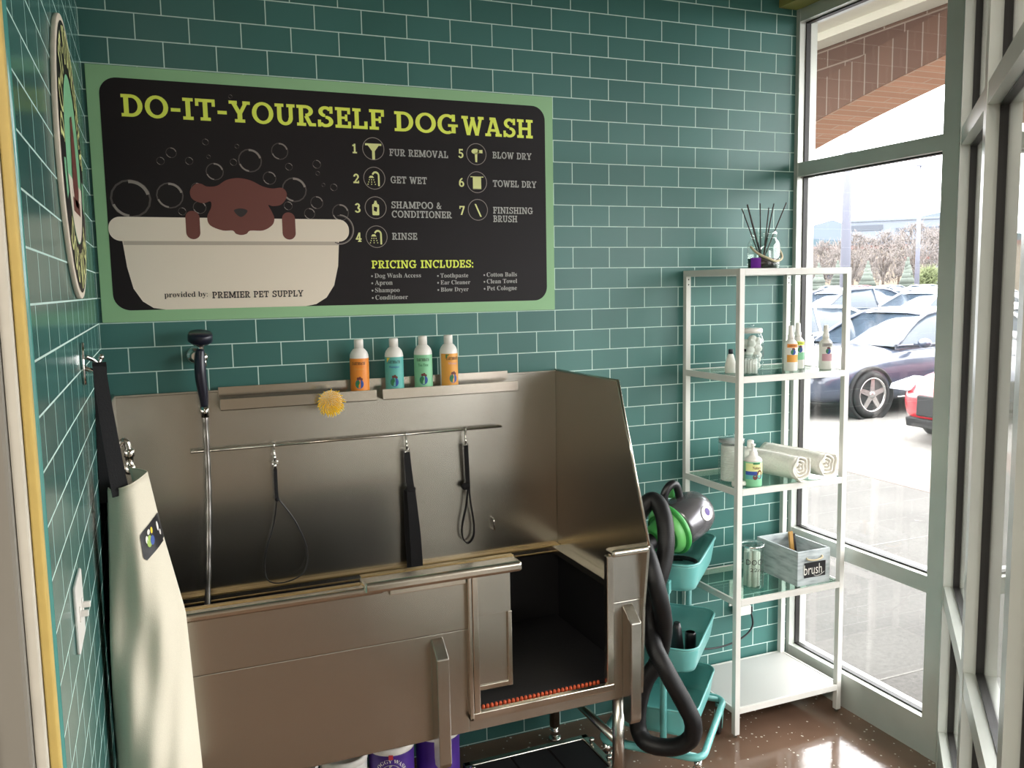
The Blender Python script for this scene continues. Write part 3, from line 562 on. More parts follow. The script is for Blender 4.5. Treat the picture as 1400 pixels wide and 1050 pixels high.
for i in range(30): x = .988+i*.0139; m.lathe([(.0055, 0), (.0055, .008), (.003, .013)], (x, -.606, .4600), 8)
m.build('edge_studs', 'orangegrate', mat_o)

# ------------------------------------------------------------------ shampoo bottles on the tray
def oncyl(c, r, a_mid): return lambda u, v: (c[0]+r*math.cos(a_mid+u/r), c[1]+r*math.sin(a_mid+u/r), c[2]+v)
def cpatch(mb, c, r, a0, a1, z0, z1, n=14):
    mb.grid([[(c[0]+r*math.cos(a0+(a1-a0)*i/n), c[1]+r*math.sin(a0+(a1-a0)*i/n), c[2]+z) for i in range(n+1)] for z in (z0, z1)]); return mb
def cshape(mb, pts, f): mb.add([f(a, b) for a, b in pts], [tuple(range(len(pts)))], False); return mb
FACE = -PI/2-.28                                    # the bottles' fronts look at the room
def globe(root, c, r, am, z, rad):
    cshape(MB(), ell(0, z, rad, rad*1.1, 18), oncyl(c, r+.0004, am)).build('globe_print', 'bluep', root)
    cshape(MB(), cubic([(-rad*.9, z+rad*.3), (-rad*.2, z+rad*.95), (rad*.1, z+rad*.3), (-rad*.15, z-rad*.2), (-rad*.3, z-rad*.9), (-rad*.85, z-rad*.5)], 3), oncyl(c, r+.0007, am)).build('land_print', 'greenp', root)
    q = MB()
    for dx, dz, k in ((-.3, 1.25, .28), (.15, 1.35, .32), (.55, 1.1, .26)): cshape(q, ell(rad*dx, z+rad*dz, rad*k, rad*k*1.2, 8), oncyl(c, r+.0009, am))
    q.build('animals_print', 'dog', root)
def shampoo(x, y, z0, h, lab, label, band=None, turn=0, r=.0315, l1='EARTHBATH', l2='', l2m='dark'):
    t = thing('shampoo_bottle', (x, y, z0), label, 'bottle', 'shampoo bottles on the steel trays'); c = (x, y, z0); am = FACE+turn
    MB().lathe([(r*.9, 0), (r, .004), (r, h*.70), (r*.97, h*.745), (r*.86, h*.79), (r*.66, h*.83), (.0145, h*.855), (.0135, h*.86)], c, 28).build('body', 'whitepl', t)
    MB().lathe([(.0155, h*.855), (.0155, h*.985), (.0135, h)], c, 20).build('cap', 'whitepl', t)
    lb = cpatch(MB(), c, r+.0004, am-1.45, am+1.45, .008, h*.69).build('label', lab, t)
    globe(lb, c, r+.0006, am, h*.27, .0145)
    q = MB(); text(q, l1, -.024, h*.585, .046, .010, oncyl(c, r+.0009, am)); q.build('label_heading', 'dark', lb)
    if l2: q = MB(); text(q, l2, -.018, h*.50, .036, .009, oncyl(c, r+.0009, am)); q.build('label_text', l2m, lb)
    q = MB(); cshape(q, _R(-.012, h*.075, .014, h*.10), oncyl(c, r+.0009, am)); q.build('label_strip', l2m, lb)
    if band: cshape(MB(), [(-.026, h*.60), (-.026, h*.68), (-.014, h*.68)], oncyl(c, r+.0009, am)).build('corner_flash', band, lb)
    return t
shampoo(.787, -.0535, 1.3507, .203, 'orange', 'white capped shampoo bottle with orange label, alone on the left tray', l2='Oatmeal', l2m='orange2')
shampoo(.907, -.0535, 1.3507, .202, 'aqua', 'white capped shampoo bottle with turquoise label on right tray', 'ylw', l2='Shampoo', l2m='bluep')
shampoo(1.010, -.0535, 1.3507, .206, 'mint', 'white capped shampoo bottle with pale green label on right tray', l2='Tea Tree', l2m='greenp')
shampoo(1.103, -.0535, 1.3507, .206, 'orange2', 'white capped shampoo bottle with yellow orange label, rightmost on the trays', 'greenp', turn=.45, l2='Mango', l2m='pink')

# yellow dish brush clipped over the left tray
b = thing('scrub_brush', (.675, -.11, 1.354), 'round yellow bristle scrub brush hanging from the left bottle tray', 'brush')
MB().lathe([(.033, 0), (.037, .003), (.039, .010), (.037, .016)], (.675, -.0935, 1.354), 28, (0, -1, 0)).build('brush_back', 'whitepl', b)
m = MB(); rnd = random.Random(3)
for i in range(150):
    rr = .037*math.sqrt((i+.5)/150); a = i*2.39996; p = Vector((.675+rr*math.cos(a), -.107, 1.354+rr*math.sin(a)))
    d = Vector((rr*math.cos(a)*.28+rnd.uniform(-.002, .002), -.018+.008*(rr/.037)**2, rr*math.sin(a)*.28-.003+rnd.uniform(-.002, .002))); m.cyl(p, p+d, .0020, .0013, 5)
m.build('bristles', 'ylw', b)
MB().tube([(.675, -.0975, 1.372), (.675, -.0970, 1.387), (.675, -.0888, 1.3935), (.675, -.0800, 1.387), (.675, -.0795, 1.375)], .0045, 8, sub=3).build('hook', 'plastic_clear', b)

# ------------------------------------------------------------------ hand shower
h = thing('hand_shower', (.285, -.02, 1.52), 'navy handled chrome hand shower with a steel hose hanging beside the bottle trays', 'shower')
MB().lathe([(.027, 0), (.027, .004), (.020, .010), (.012, .014), (.012, .05)], (.270, -.0005, 1.520), 24, (0, -1, 0)).build('wall_flange', 'chrome', h)
MB().sphere((.292, -.052, 1.517), .017, 16).cyl((.270, -.05, 1.520), (.300, -.054, 1.516), .011).cyl((.292, -.055, 1.517), (.293, -.062, 1.488), .010).build('swivel_bracket', 'chrome', h)
hd = MB().lathe([(.030, -.016), (.037, -.010), (.037, .010), (.033, .016), (.0, .016)], (.286, -.077, 1.580), 28, (.05, -.28, 1)).build('spray_head', 'navy', h)
MB().lathe([(.024, -.022), (.030, -.016), (.030, -.013)], (.286, -.077, 1.580), 24, (.05, -.28, 1)).build('head_ring', 'chrome', hd)
MB().tube([(.286, -.074, 1.566), (.286, -.071, 1.550), (.284, -.070, 1.535)], .011, 12, sub=3, rfun=lambda t: .013-.003*t).build('neck', 'chrome', h)
MB().tube([(.284, -.071, 1.543), (.281, -.075, 1.50), (.281, -.075, 1.46), (.286, -.070, 1.40), (.287, -.066, 1.362)], .014, 14, sub=4, rfun=lambda t: .0125+.005*math.sin(PI*min(1, t*1.1))).build('handle', 'navy', h)
MB().ribbon([(.276, -.090, 1.47), (.277, -.092, 1.44), (.283, -.087, 1.40)], .006, .004, sub=3).build('trigger', 'navy', h)
MB().cyl((.287, -.066, 1.364), (.288, -.064, 1.328), .0125, n=16).build('hose_nut', 'chrome', h)
path = spline([Vector(p) for p in ((.288, -.064, 1.33), (.287, -.066, 1.20), (.283, -.075, 1.05), (.272, -.095, .88), (.258, -.13, .72), (.247, -.20, .56), (.30, -.30, .4885), (.42, -.36, .4880))], 14)
MB().tube(path, .0095, 12, rfun=lambda t: .0092+.0007*math.sin(t*700)).build('steel_hose', 'hosesteel', h)

# faucet on the left panel
f = thing('faucet', (.03, -.42, 1.32), 'small chrome faucet pipe on the left tub wall behind the apron strap', 'faucet')
MB().lathe([(.020, 0), (.020, .005), (.010, .01)], (.0305, -.42, 1.300), 18, (1, 0, 0)).build('flange', 'chrome', f)
MB().tube([(.041, -.42, 1.300), (.050, -.42, 1.316), (.060, -.42, 1.328), (.069, -.42, 1.322), (.072, -.42, 1.305)], .0085, 12, sub=4).build('spout', 'chrome', f)
MB().lathe([(.008, 0), (.0135, -.004), (.0135, -.022), (.0105, -.024), (.0105, -.045), (.014, -.048), (.014, -.066), (.009, -.070)], (.0725, -.42, 1.306), 16).build('vacuum_breaker', 'chrome', f)

# ------------------------------------------------------------------ tether loops on the rail
def clip(root, x, ztop):
    q = MB(); q.tube([(x-.001, -.046, ztop-.012), (x, -.047, ztop+.003), (x, -.038, ztop+.0085), (x, -.030, ztop+.002), (x, -.034, ztop-.012), (x, -.040, ztop-.024), (x, -.042, ztop-.036)], .0027, 8, sub=4)
    q.cyl((x, -.042, ztop-.030), (x, -.042, ztop-.052), .0042, n=10); q.tube([(x-.009, -.042, ztop-.062), (x+.009, -.042, ztop-.062), (x+.009, -.042, ztop-.052), (x-.009, -.042, ztop-.052)], .0025, 6, closed=True); q.build('snap_hook', 'chrome', root)
t = thing('tether_loop', (.496, -.04, 1.2), 'thin black cord tether loop, leftmost of the three on the rail', 'tether', 'tethers hanging on the tub rail'); clip(t, .497, 1.215)
MB().cyl((.497, -.042, 1.158), (.497, -.042, 1.135), .0045, n=10).build('ferrule', 'chrome', t)
MB().ribbon([(.497, -.042, 1.138), (.497, -.040, 1.08), (.498, -.036, 1.035)], .011, .004, sub=3).sphere((.499, -.036, 1.033), .008, 10).build('strap', 'blackm', t)
MB().tube([(.498, -.035, 1.03), (.485, -.030, .95), (.452, -.028, .84), (.455, -.040, .765), (.51, -.05, .752), (.575, -.040, .775), (.590, -.028, .85), (.555, -.028, .95), (.505, -.033, 1.03)], .0022, 8, sub=6).build('cord', 'black', t)
t = thing('tether_strap', (.945, -.04, 1.2), 'wide black webbing tether hanging down over the tub ledge in the middle', 'tether', 'tethers hanging on the tub rail'); clip(t, .945, 1.2155)
MB().ribbon([(.945, -.042, 1.155), (.947, -.044, 1.10), (.952, -.050, 1.02)], .020, .004, sub=4, wfun=lambda s: 1+.35*s).sphere((.952, -.048, 1.02), .017, 10, (1.2, .6, .8)).build('strap_top', 'blackm', t)
MB().ribbon([(.952, -.053, 1.02), (.958, -.060, .90), (.962, -.068, .76), (.962, -.075, .60), (.962, -.078, .49)], .040, .004, sub=6, wfun=lambda s: .72+.28*min(1, 3*s)).build('webbing', 'blackm', t)
MB().ribbon([(.940, -.044, 1.02), (.940, -.036, .90), (.941, -.050, .76), (.942, -.056, .60)], .022, .003, sub=6).build('webbing_back', 'blackm', t)
t = thing('tether_loop', (1.163, -.04, 1.2), 'short black webbing loop with a knot, rightmost of the three on the rail', 'tether', 'tethers hanging on the tub rail'); clip(t, 1.163, 1.215)
MB().ribbon([(1.163, -.042, 1.158), (1.165, -.042, 1.08), (1.168, -.040, 1.01)], .016, .005, sub=4).sphere((1.160, -.040, 1.008), .014, 10, (1.3, .7, 1)).build('strap', 'blackm', t)
MB().ribbon([(1.168, -.042, 1.01), (1.160, -.040, .94), (1.143, -.036, .86), (1.146, -.036, .815), (1.166, -.036, .797), (1.186, -.036, .82), (1.188, -.036, .87), (1.176, -.040, .95), (1.170, -.043, 1.01)], .011, .0035, (0, 1, .2), sub=6).build('loop', 'blackm', t)

# ------------------------------------------------------------------ left wall: hook, apron, switch
k = thing('coat_hook', (0, -.79, 1.565), 'chrome double coat hook on the left tiled wall above the apron', 'hook')
MB().prism([(-.79+a, 1.566+b) for a, b in ell(0, 0, .019, .048, 28)], 'x', .0003, .008).build('back_plate', 'chrome', k, bevel=.003)
MB().tube([(.007, -.79, 1.556), (.022, -.79, 1.549), (.034, -.79, 1.545), (.040, -.79, 1.548)], .005, 10, sub=4).sphere((.042, -.79, 1.549), .0075, 12).build('front_prong', 'chrome', k)
MB().tube([(.007, -.765, 1.580), (.020, -.755, 1.572), (.030, -.745, 1.562), (.036, -.74, 1.572)], .0055, 10, sub=4).sphere((.037, -.74, 1.576), .008, 12).build('rear_prong', 'chrome', k)
ap = thing('apron', (.08, -.83, 1.3), 'cream canvas apron hanging by a black strap from the hook on the left wall', 'apron')
def apx(z):           # outline of the hanging cloth: left edge, right edge
    t = (1.30-z)/.74
    xl = .036-.010*min(1, t*2)-.018*t; xr = .121+.055*min(1, t*2.2)+.030*max(0, t-.2)
    return max(xl, .012), xr
def apt(z, u):
    xl, xr = apx(z); t = max(0, (1.30-z)/.74)
    # u 0..1: back flap near the wall, round the left fold, across the front, round the right edge
    fold = .006*math.sin(u*17+1.6*math.sin(z*7))*min(1, t*2.0)+.009*math.sin(u*7.5+z*11)*min(1, t*1.5)+.004*math.sin(u*31-z*16)*min(1, t*2)
    if u < .22: s = u/.22; return (xl*.75+.004+.010*s*s, -.700-.105*s-.02*t*s, z)
    if u < .82:
        s = (u-.22)/.60; a = s*PI*.5
        return (xl+(xr-xl)*s, -.805-.02*t-.055*math.sin(PI*s*.85)-.015*t*math.sin(PI*s)+fold+.05*s*s, z)
    s = (u-.82)/.18; e_ = (xl+(xr-xl), -.805-.02*t-.055*math.sin(PI*.85)+.05, z)
    return (e_[0]-.030*s*s-.01*s, e_[1]+.075*s+fold*(1-s), z)
def aptop(u): return 1.278+.028*max(0, min(1, (u-.22)/.6))-(.055 if u < .16 else 0)*(1-u/.16)
rows_ = []
for j in range(44):
    tt = j/43; rows_.append([apt(aptop(i/56)*(1-tt)+.43*tt, i/56) for i in range(57)])
MB().grid(rows_).build('canvas', 'apron', ap, solid=.002)
hem = [tuple(Vector(apt(aptop(i/56), i/56))+Vector((0, -.0005, 0))) for i in range(12, 57)]
MB().tube(hem, .0016, 6).build('top_hem', 'apron', ap)
def appt(u, z, o=.0024):
    p = Vector(apt(z, u)); q = Vector(apt(z, u+.01)); r = Vector(apt(z-.01, u)); n = (q-p).cross(r-p).normalized()
    if n.y > 0: n = -n
    return tuple(p+n*o)
pr_ = []
def pedge(v): return .03 if v < .08 or v > .92 else 0
for j in range(15):
    v = j/14; ins = .10*max(0, 1-min(v, 1-v)/.14)**2*.3; pr_.append([appt(.575+ins+(.835-.575-ins)*i/14, 1.213-.030*(1-i/14)-.066*v) for i in range(15)])
pt = MB().grid(pr_).build('logo_patch', 'black', ap)
for (u0, v0, ru, rv), mm in (((.66, .55, .028, .20), 'patchgreen'), ((.69, .60, .022, .16), 'bluep'), ((.635, .42, .014, .13), 'whitepl'), ((.665, .24, .016, .09), 'whitepl'), ((.70, .28, .012, .11), 'ylw'), ((.77, .36, .010, .17), 'whitepl'), ((.785, .62, .008, .10), 'whitepl')):
    pts = [(u0+ru*math.cos(a*PI/6), v0+rv*math.sin(a*PI/6)) for a in range(12)]
    q = MB(); q.add([appt(u, 1.213-.030*(1-(u-.575)/.26)-.066*v, .0034 if mm != 'bluep' else .0040) for u, v in pts], [tuple(range(12))], False); q.build('logo_print', mm, pt)
MB().ribbon([(.036, -.8035, 1.560), (.040, -.815, 1.50), (.048, -.835, 1.42), (.057, -.840, 1.33), (.064, -.838, 1.270)], .034, .003, (1, .25, 0), sub=5, wfun=lambda s: .78+.32*s).ribbon([(.036, -.7755, 1.560), (.034, -.768, 1.48), (.032, -.765, 1.38), (.030, -.765, 1.24)], .028, .003, (1, 0, 0), sub=4).ribbon([(.036, -.8035, 1.559), (.036, -.790, 1.5665), (.036, -.7755, 1.559)], .028, .003, (1, 0, 0), sub=4).build('neck_strap', 'blackm', ap)
sw = thing('light_switch', (0, -1.29, 1.17), 'white two toggle light switch plate low on the left tiled wall', 'switch')
MB().prism(rrect(-1.29-.062, -1.29+.062, 1.17-.060, 1.17+.060, .010), 'x', .0003, .006).build('switch_plate', 'whitepl', sw, bevel=.002)
for dy in (-.024, .024):
    MB().box(.0055, .008, -1.29+dy-.006, -1.29+dy+.006, 1.157, 1.183).prism([(-1.29+dy-.004, 1.166), (-1.29+dy+.004, 1.166), (-1.29+dy+.004, 1.176), (-1.29+dy-.004, 1.176)], 'x', .0075, .020).build('toggle', 'whitepl', sw, bevel=.001)

# ------------------------------------------------------------------ under the tub: pails and a folded ramp
def pail(x, y, r, hh, lab, label, body, txt=None):
    t = thing('shampoo_pail', (x, y, 0), label, 'pail', 'pails standing under the tub'); c = (x, y, 0)
    MB().lathe([(r*.94, .001), (r*.96, .01), (r, hh-.03), (r, hh-.01)], c, 32).build('body', body, t)
    ld = MB().lathe([(r*1.03, hh-.022), (r*1.045, hh-.004), (r*1.0, hh), (r*.9, hh-.004), (0, hh-.004)], c, 32).build('lid', 'cotton', t)
    lb = cpatch(MB(), c, r+.0012, FACE-1.3, FACE+1.3, .03, hh-.035, 24).build('label', lab, t)
    f_ = oncyl(c, r+.002, FACE)
    if txt == 'wash':
        q = MB(); rr = .040
        am = lambda u, v: f_((rr+v)*math.sin(u/rr), hh-.085+(rr+v)*math.cos(u/rr))
        text(q, 'DOGGY WASH', -.058, 0, .116, .012, am); q.build('label_text', 'whitepl', lb)
        cshape(MB(), ell(0, hh-.085, .034, .034, 20), f_).build('label_circle', 'silverlabel', lb); cshape(MB(), ell(0, hh-.085, .024, .024, 16), oncyl(c, r+.003, FACE)).build('label_dog', 'dog', lb)
        cshape(MB(), _R(-.006, hh-.034, .008, hh-.018), oncyl(c, r+.004, FACE)).build('lid_tab', 'redp', lb)
    if txt == 'pet':
        q = MB(); text(q, 'PREMIER', -.030, hh-.085, .060, .012, f_); text(q, 'PET', -.008, hh-.104, .026, .011, f_); q.build('label_text', 'dark', lb)
        cshape(MB(), _R(-.052, hh-.106, -.036, hh-.068), f_).build('label_mark', 'patchgreen', lb)
        q = MB(); [cshape(q, _R(*a), f_) for a in ((-.06, hh-.064, .05, hh-.062), (-.06, hh-.13, -.058, hh-.064), (.048, hh-.13, .05, hh-.064))]; q.build('label_border', 'dark', lb)
    return t
pail(.948, -.30, .0735, .276, 'purple', 'purple pail with white lettering, rightmost pail under the tub behind the bracket', 'purple')
pail(.785, -.32, .0735, .276, 'purple', 'purple pail with ringed dog label, second from the right under the tub', 'purple', 'wash')
pail(.628, -.33, .0735, .270, 'whitepl', 'white pail with a bordered label and green mark, left of the purple pails', 'whitepl', 'pet')
pail(.470, -.34, .0735, .268, 'whitepl', 'white pail under the tub, leftmost of the four pails', 'whitepl')
rp = thing('dog_ramp', (1.27, -.32, 0), 'steel framed ramp with black rubber treads stowed low under the tub', 'ramp')
MB().box(1.473, 1.498, -.55, -.31, .098, .125).box(1.03, 1.055, -.55, -.31, .098, .125).box(1.03, 1.498, -.335, -.31, .098, .125).box(1.03, 1.498, -.55, -.53, .098, .125).build('ramp_frame', 'steel', rp, bevel=.003)
for i in range(3): MB().box(1.060+i*.139, 1.060+i*.139+.132, -.528, -.338, .106, .121).build('tread', 'rubber', rp, bevel=.002)
for x, y in ((1.486, -.375), (1.486, -.50), (1.043, -.375), (1.043, -.50)): MB().lathe([(.012, 0.001), (.012, .098), (.006, .098), (.006, .135), (.010, .135), (.010, .143), (0, .146)], (x, y, 0), 12).build('levelling_knob', 'chrome', rp)

# ------------------------------------------------------------------ white shelf unit
SX0, SX1, SY0, SY1 = 2.098, 2.612, -.372, -.012
sh = thing('shelf_unit', (2.355, -.19, 0), 'tall white metal shelf unit with glass shelves by the window', 'shelf')
PW = .022
for x in (SX0, SX1-PW):
    for y in (SY0, SY1-PW):
        lg = MB().box(x, x+PW, y, y+PW, .012, 1.770).build('post', 'white', sh, bevel=.0015)
        MB().cyl((x+PW/2, y+PW/2, .0005), (x+PW/2, y+PW/2, .013), .008, n=12).build('foot', 'plastic_clear', lg)
for k_, z in enumerate((.118, .542, .962, 1.380, 1.770)):
    r_ = MB(); z0 = z-.024
    r_.box(SX0+PW, SX1-PW, SY0, SY0+.010, z0, z).box(SX0+PW, SX1-PW, SY1-.010, SY1, z0, z).box(SX0, SX0+.010, SY0+PW, SY1-PW, z0, z).box(SX1-.010, SX1, SY0+PW, SY1-PW, z0, z)
    fr_ = r_.build('shelf_rail', 'white', sh, bevel=.001)
    if k_: MB().box(SX0+.0115, SX1-.0115, SY0+.0115, SY1-.0115, z-.008, z-.002).build('glass_shelf', 'shelfglass', fr_)
    else: MB().box(SX0+.0115, SX1-.0115, SY0+.0115, SY1-.0115, z-.014, z-.001).build('white_shelf', 'whiteboard', fr_, bevel=.001)
G1, G2, G3, G4 = 1.768+.0006, 1.378+.0006, .960+.0006, .540+.0006
m = MB()
for x in (SX0+PW/2, SX1-PW/2):
    for z in (1.735, 1.715): m.cyl((x, SY1-PW-.0005, z), (x, SY1-PW+.001, z), .003, n=8)
m.build('rivet_holes', 'dark', sh)

# reed diffuser on top
d = thing('reed_diffuser', (2.365, -.165, G1), 'glass jar of dark reeds with a rope handle standing on top of the shelf unit', 'reed diffuser'); c = (2.365, -.165, G1)
MB().lathe([(.050, 0), (.060, .006), (.062, .02), (.062, .085), (.058, .105), (.048, .118), (.047, .124), (.050, .126), (.050, .140), (.047, .146)], c, 32, cap=False).build('jar', 'jarglass', d)
MB().lathe([(.048, .002), (.0585, .008), (.0595, .042), (0, .042)], c, 28).build('scent_liquid', 'liquid', d)
MB().tube([(2.303, -.165, G1+.088), (2.308, -.200, G1+.062), (2.335, -.228, G1+.042), (2.372, -.232, G1+.030), (2.410, -.218, G1+.042), (2.430, -.185, G1+.068), (2.428, -.165, G1+.090)], .0045, 8, sub=5).build('rope_handle', 'rope', d)
cpatch(MB(), c, .0625, PI+.05, PI+.75, .006, .045, 10).build('purple_label', 'purple_b', d)
for i, (tx, ty, tz) in enumerate(((-.105, 0, .232), (-.096, -.02, .245), (-.068, .015, .250), (-.012, .01, .255), (.006, -.02, .236), (.042, .0, .240), (.056, .012, .255), (.098, -.01, .258))):
    bx, by = -.010+.004*(i % 3)-tx*.06, (.006*(i % 2)-.003)
    MB().cyl((c[0]+bx, c[1]+by, G1+.012), (c[0]+tx, c[1]+ty, G1+tz), .0022, n=7).build('reed', 'stick', d)

# upper glass shelf: cotton jars and spray bottles
def balls(root, cx, cy, z0, z1, R_, r, seed, name='cotton_balls', n=20):
    q = MB(); rn = random.Random(seed); z = z0+r; a = 0
    while z < z1-r*.6:
        q.sphere((cx+.004, cy, z+r*.5), r, 12)
        for k in range(4):
            a += 1.62; q.sphere((cx+(R_-r)*.9*math.cos(a), cy+(R_-r)*.9*math.sin(a), z+rn.uniform(-.3, .3)*r), r*rn.uniform(.88, 1.0), 12, (1, 1, .92))
        z += r*1.2
    o = q.build(name, 'cotton', root); o['kind'] = 'stuff'; return o
t = thing('cotton_jar', (2.283, -.205, G2), 'tall lidded clear jar filled with cotton balls on the upper glass shelf', 'jar'); c = (2.283, -.205, G2)
MB().lathe([(.040, 0), (.044, .004), (.045, .12), (.038, .140), (.036, .146)], c, 28, cap=False).lathe([(0, .003), (.043, .003)], c, 28, cap=False).build('jar', 'plastic_clear', t)
balls(t, 2.283, -.205, G2+.004, G2+.135, .044, .0185, 1)
MB().lathe([(.036, .147), (.040, .150), (.040, .162), (.036, .166), (0, .166)], c, 28).build('lid', 'whitepl', t)
MB().tube([(2.262, -.205, G2+.165), (2.264, -.205, G2+.176), (2.290, -.205, G2+.176), (2.292, -.205, G2+.165)], .004, 8).build('lid_loop', 'plastic_clear', t)
MB().box(2.2425, 2.2445, -.222, -.212, G2+.078, G2+.088).build('label_dot', 'dark', t)
t = thing('small_cotton_jar', (2.196, -.308, G2), 'small clear jar of cotton swabs behind the front post on the upper shelf', 'jar'); c = (2.196, -.308, G2)
MB().lathe([(.030, 0), (.0335, .004), (.0335, .054), (.030, .064)], c, 24, cap=False).lathe([(0, .003), (.033, .003)], c, 24, cap=False).build('jar', 'plastic_clear', t)
q = MB(); rn = random.Random(5)
for i in range(26):
    rr, a = .029*math.sqrt((i+.5)/26), i*2.4; q.cyl((c[0]+rr*math.cos(a), c[1]+rr*math.sin(a), G2+.006), (c[0]+rr*math.cos(a)*.95+rn.uniform(-.002, .002), c[1]+rr*math.sin(a)*.95, G2+.055+rn.uniform(-.004, .004)), .0031, n=7)
o = q.build('cotton_swabs', 'cotton', t); o['kind'] = 'stuff'
MB().lathe([(.0315, .064), (.0335, .066), (.0335, .073), (0, .075)], c, 24).build('lid', 'plastic_clear', t)
t = thing('drop_bottle', (2.178, -.215, G2), 'small clear bottle with a dark blue cap, leftmost on the upper glass shelf', 'bottle'); c = (2.178, -.215, G2)
MB().lathe([(.020, 0), (.022, .004), (.021, .03), (.012, .066), (.009, .072)], c, 20).build('body', 'cotton', t); MB().lathe([(.0095, .0725), (.0095, .088), (.008, .090)], c, 16).build('cap', 'navy', t)
def sprayb(x, y, lab, l2, label, hh=.174, r=.0255):
    t = thing('spray_bottle', (x, y, G2), label, 'bottle', 'spray bottles on the upper glass shelf'); c = (x, y, G2); am = FACE-.05
    MB().lathe([(r*.92, 0), (r, .004), (r, hh*.56), (r*.9, hh*.62), (r*.6, hh*.67), (.011, hh*.70)], c, 24).build('body', 'whitepl', t)
    MB().lathe([(.012, hh*.70), (.0125, hh*.78), (.010, hh*.81), (.0088, hh*.985), (.007, hh)], c, 18).build('spray_cap', 'whitepl', t)
    lb = cpatch(MB(), c, r+.0004, am-.9, am+.9, .03, hh*.60).build('label', 'whitepl', t)
    cpatch(MB(), c, r+.0008, am-.9, am+.9, hh*.52, hh*.60).build('label_top_band', l2, lb); cpatch(MB(), c, r+.0008, am-.9, am+.9, hh*.20, hh*.36).build('label_lower_band', lab, lb)
    q = MB(); text(q, 'EARTHBATH', -.017, hh*.545, .034, .006, oncyl(c, r+.0012, am)); q.build('label_heading', 'dark', lb)
    globe(lb, c, r+.0008, am, hh*.42, .010)
sprayb(2.415, -.272, 'orange2', 'orange', 'white spray bottle with orange banded label, left of the pair on upper glass shelf')
sprayb(2.497, -.215, 'mint', 'lime', 'white spray bottle with green banded label, right of the pair on upper glass shelf', .180)
sprayb(2.560, -.300, 'pink', 'silverlabel', 'white spray bottle with pink and grey label standing alone at the shelf front right', .172)

# middle glass shelf: canister, bottles, towels
t = thing('pad_canister', (2.178, -.225, G3), 'clear canister of white cotton pads with grey lid on the middle glass shelf', 'canister'); c = (2.178, -.225, G3)
MB().lathe([(.046, 0), (.049, .004), (.049, .150)], c, 32, cap=False).lathe([(0, .003), (.048, .003)], c, 28, cap=False).build('canister_body', 'plastic_clear', t)
q = MB()
for i in range(22): q.lathe([(.038, .0045+i*.0062), (.040, .0065+i*.0062), (.040, .0085+i*.0062), (.038, .0105+i*.0062)], c, 24)
o = q.build('cotton_pads', 'cotton', t); o['kind'] = 'stuff'
MB().lathe([(.050, .151), (.0505, .166), (.047, .171), (.012, .172), (.012, .182), (0, .184)], c, 28).build('lid', 'plastic_clear', t)
MB().lathe([(.0475, .1515), (.0475, .160), (0, .160)], c, 28).build('lid_liner', 'silverlabel', t)
t = thing('lotion_bottle', (2.262, -.232, G3), 'plain white lotion bottle half hidden behind the front post on middle shelf', 'bottle'); c = (2.262, -.232, G3)
MB().lathe([(.026, 0), (.028, .004), (.028, .100), (.022, .116), (.012, .122)], c, 22).build('body', 'whitepl', t); MB().lathe([(.013, .1225), (.013, .150), (.010, .153)], c, 16).build('cap', 'whitepl', t)
t = thing('pump_bottle', (2.2010, -.3255, G3), 'green pump bottle with a blue and yellow dog label on the middle shelf', 'bottle'); c = (2.201, -.3255, G3); am = FACE
MB().lathe([(.032, 0), (.034, .004), (.034, .093), (.030, .104), (.016, .114), (.012, .116)], c, 26).build('body', 'mint', t)
MB().lathe([(.0345, .095), (.0308, .1045), (.0168, .1145), (.013, .1165), (.013, .130), (.006, .132), (.005, .150), (.009, .151), (.009, .158), (0, .159)], c, 20).build('pump', 'whitepl', t)
lb = cpatch(MB(), c, .0345, am-1.2, am+1.2, .030, .090).build('label', 'limelt', t)
cpatch(MB(), c, .0349, am-1.2, am+1.2, .030, .046).build('label_foot', 'aqua', lb); cpatch(MB(), c, .0349, am-1.2, am+.1, .046, .060).build('label_band', 'bluep', lb); cpatch(MB(), c, .0349, am-.35, am+.45, .086, .093).build('label_tab', 'greenp', lb)
q = MB(); cshape(q, ell(.014, .048, .012, .017, 16), oncyl(c, .0354, am)); cshape(q, ell(-.004, .038, .009, .010, 12), oncyl(c, .0355, am)); q.build('label_dogs', 'dog', lb)
q = MB(); text(q, 'Nature', -.014, .068, .034, .011, oncyl(c, .0354, am)); q.build('label_text', 'dog', lb)
t = thing('paste_tube', (2.148, -.318, G3), 'white paste tube with blue lettering lying at the left end of middle shelf', 'tube')
xf = Matrix.Translation((2.148, -.318, G3+.011)) @ Matrix.Rotation(math.radians(-12), 4, 'Z')
MB(xf).lathe([(.0105, -.028), (.0105, .010), (.0085, .026)], (0, 0, 0), 16, (1, 0, 0)).build('body', 'whitepl', t)
MB(xf).lathe([(.0088, .0265), (.0085, .036), (0, .0365)], (0, 0, 0), 14, (1, 0, 0)).build('cap', 'whitepl', t)
q = MB(xf); q.box(-.020, .004, -.0075, -.0072, -.0072, .0005); q.v = [v for v in q.v]; q.build('lettering', 'bluep', t)
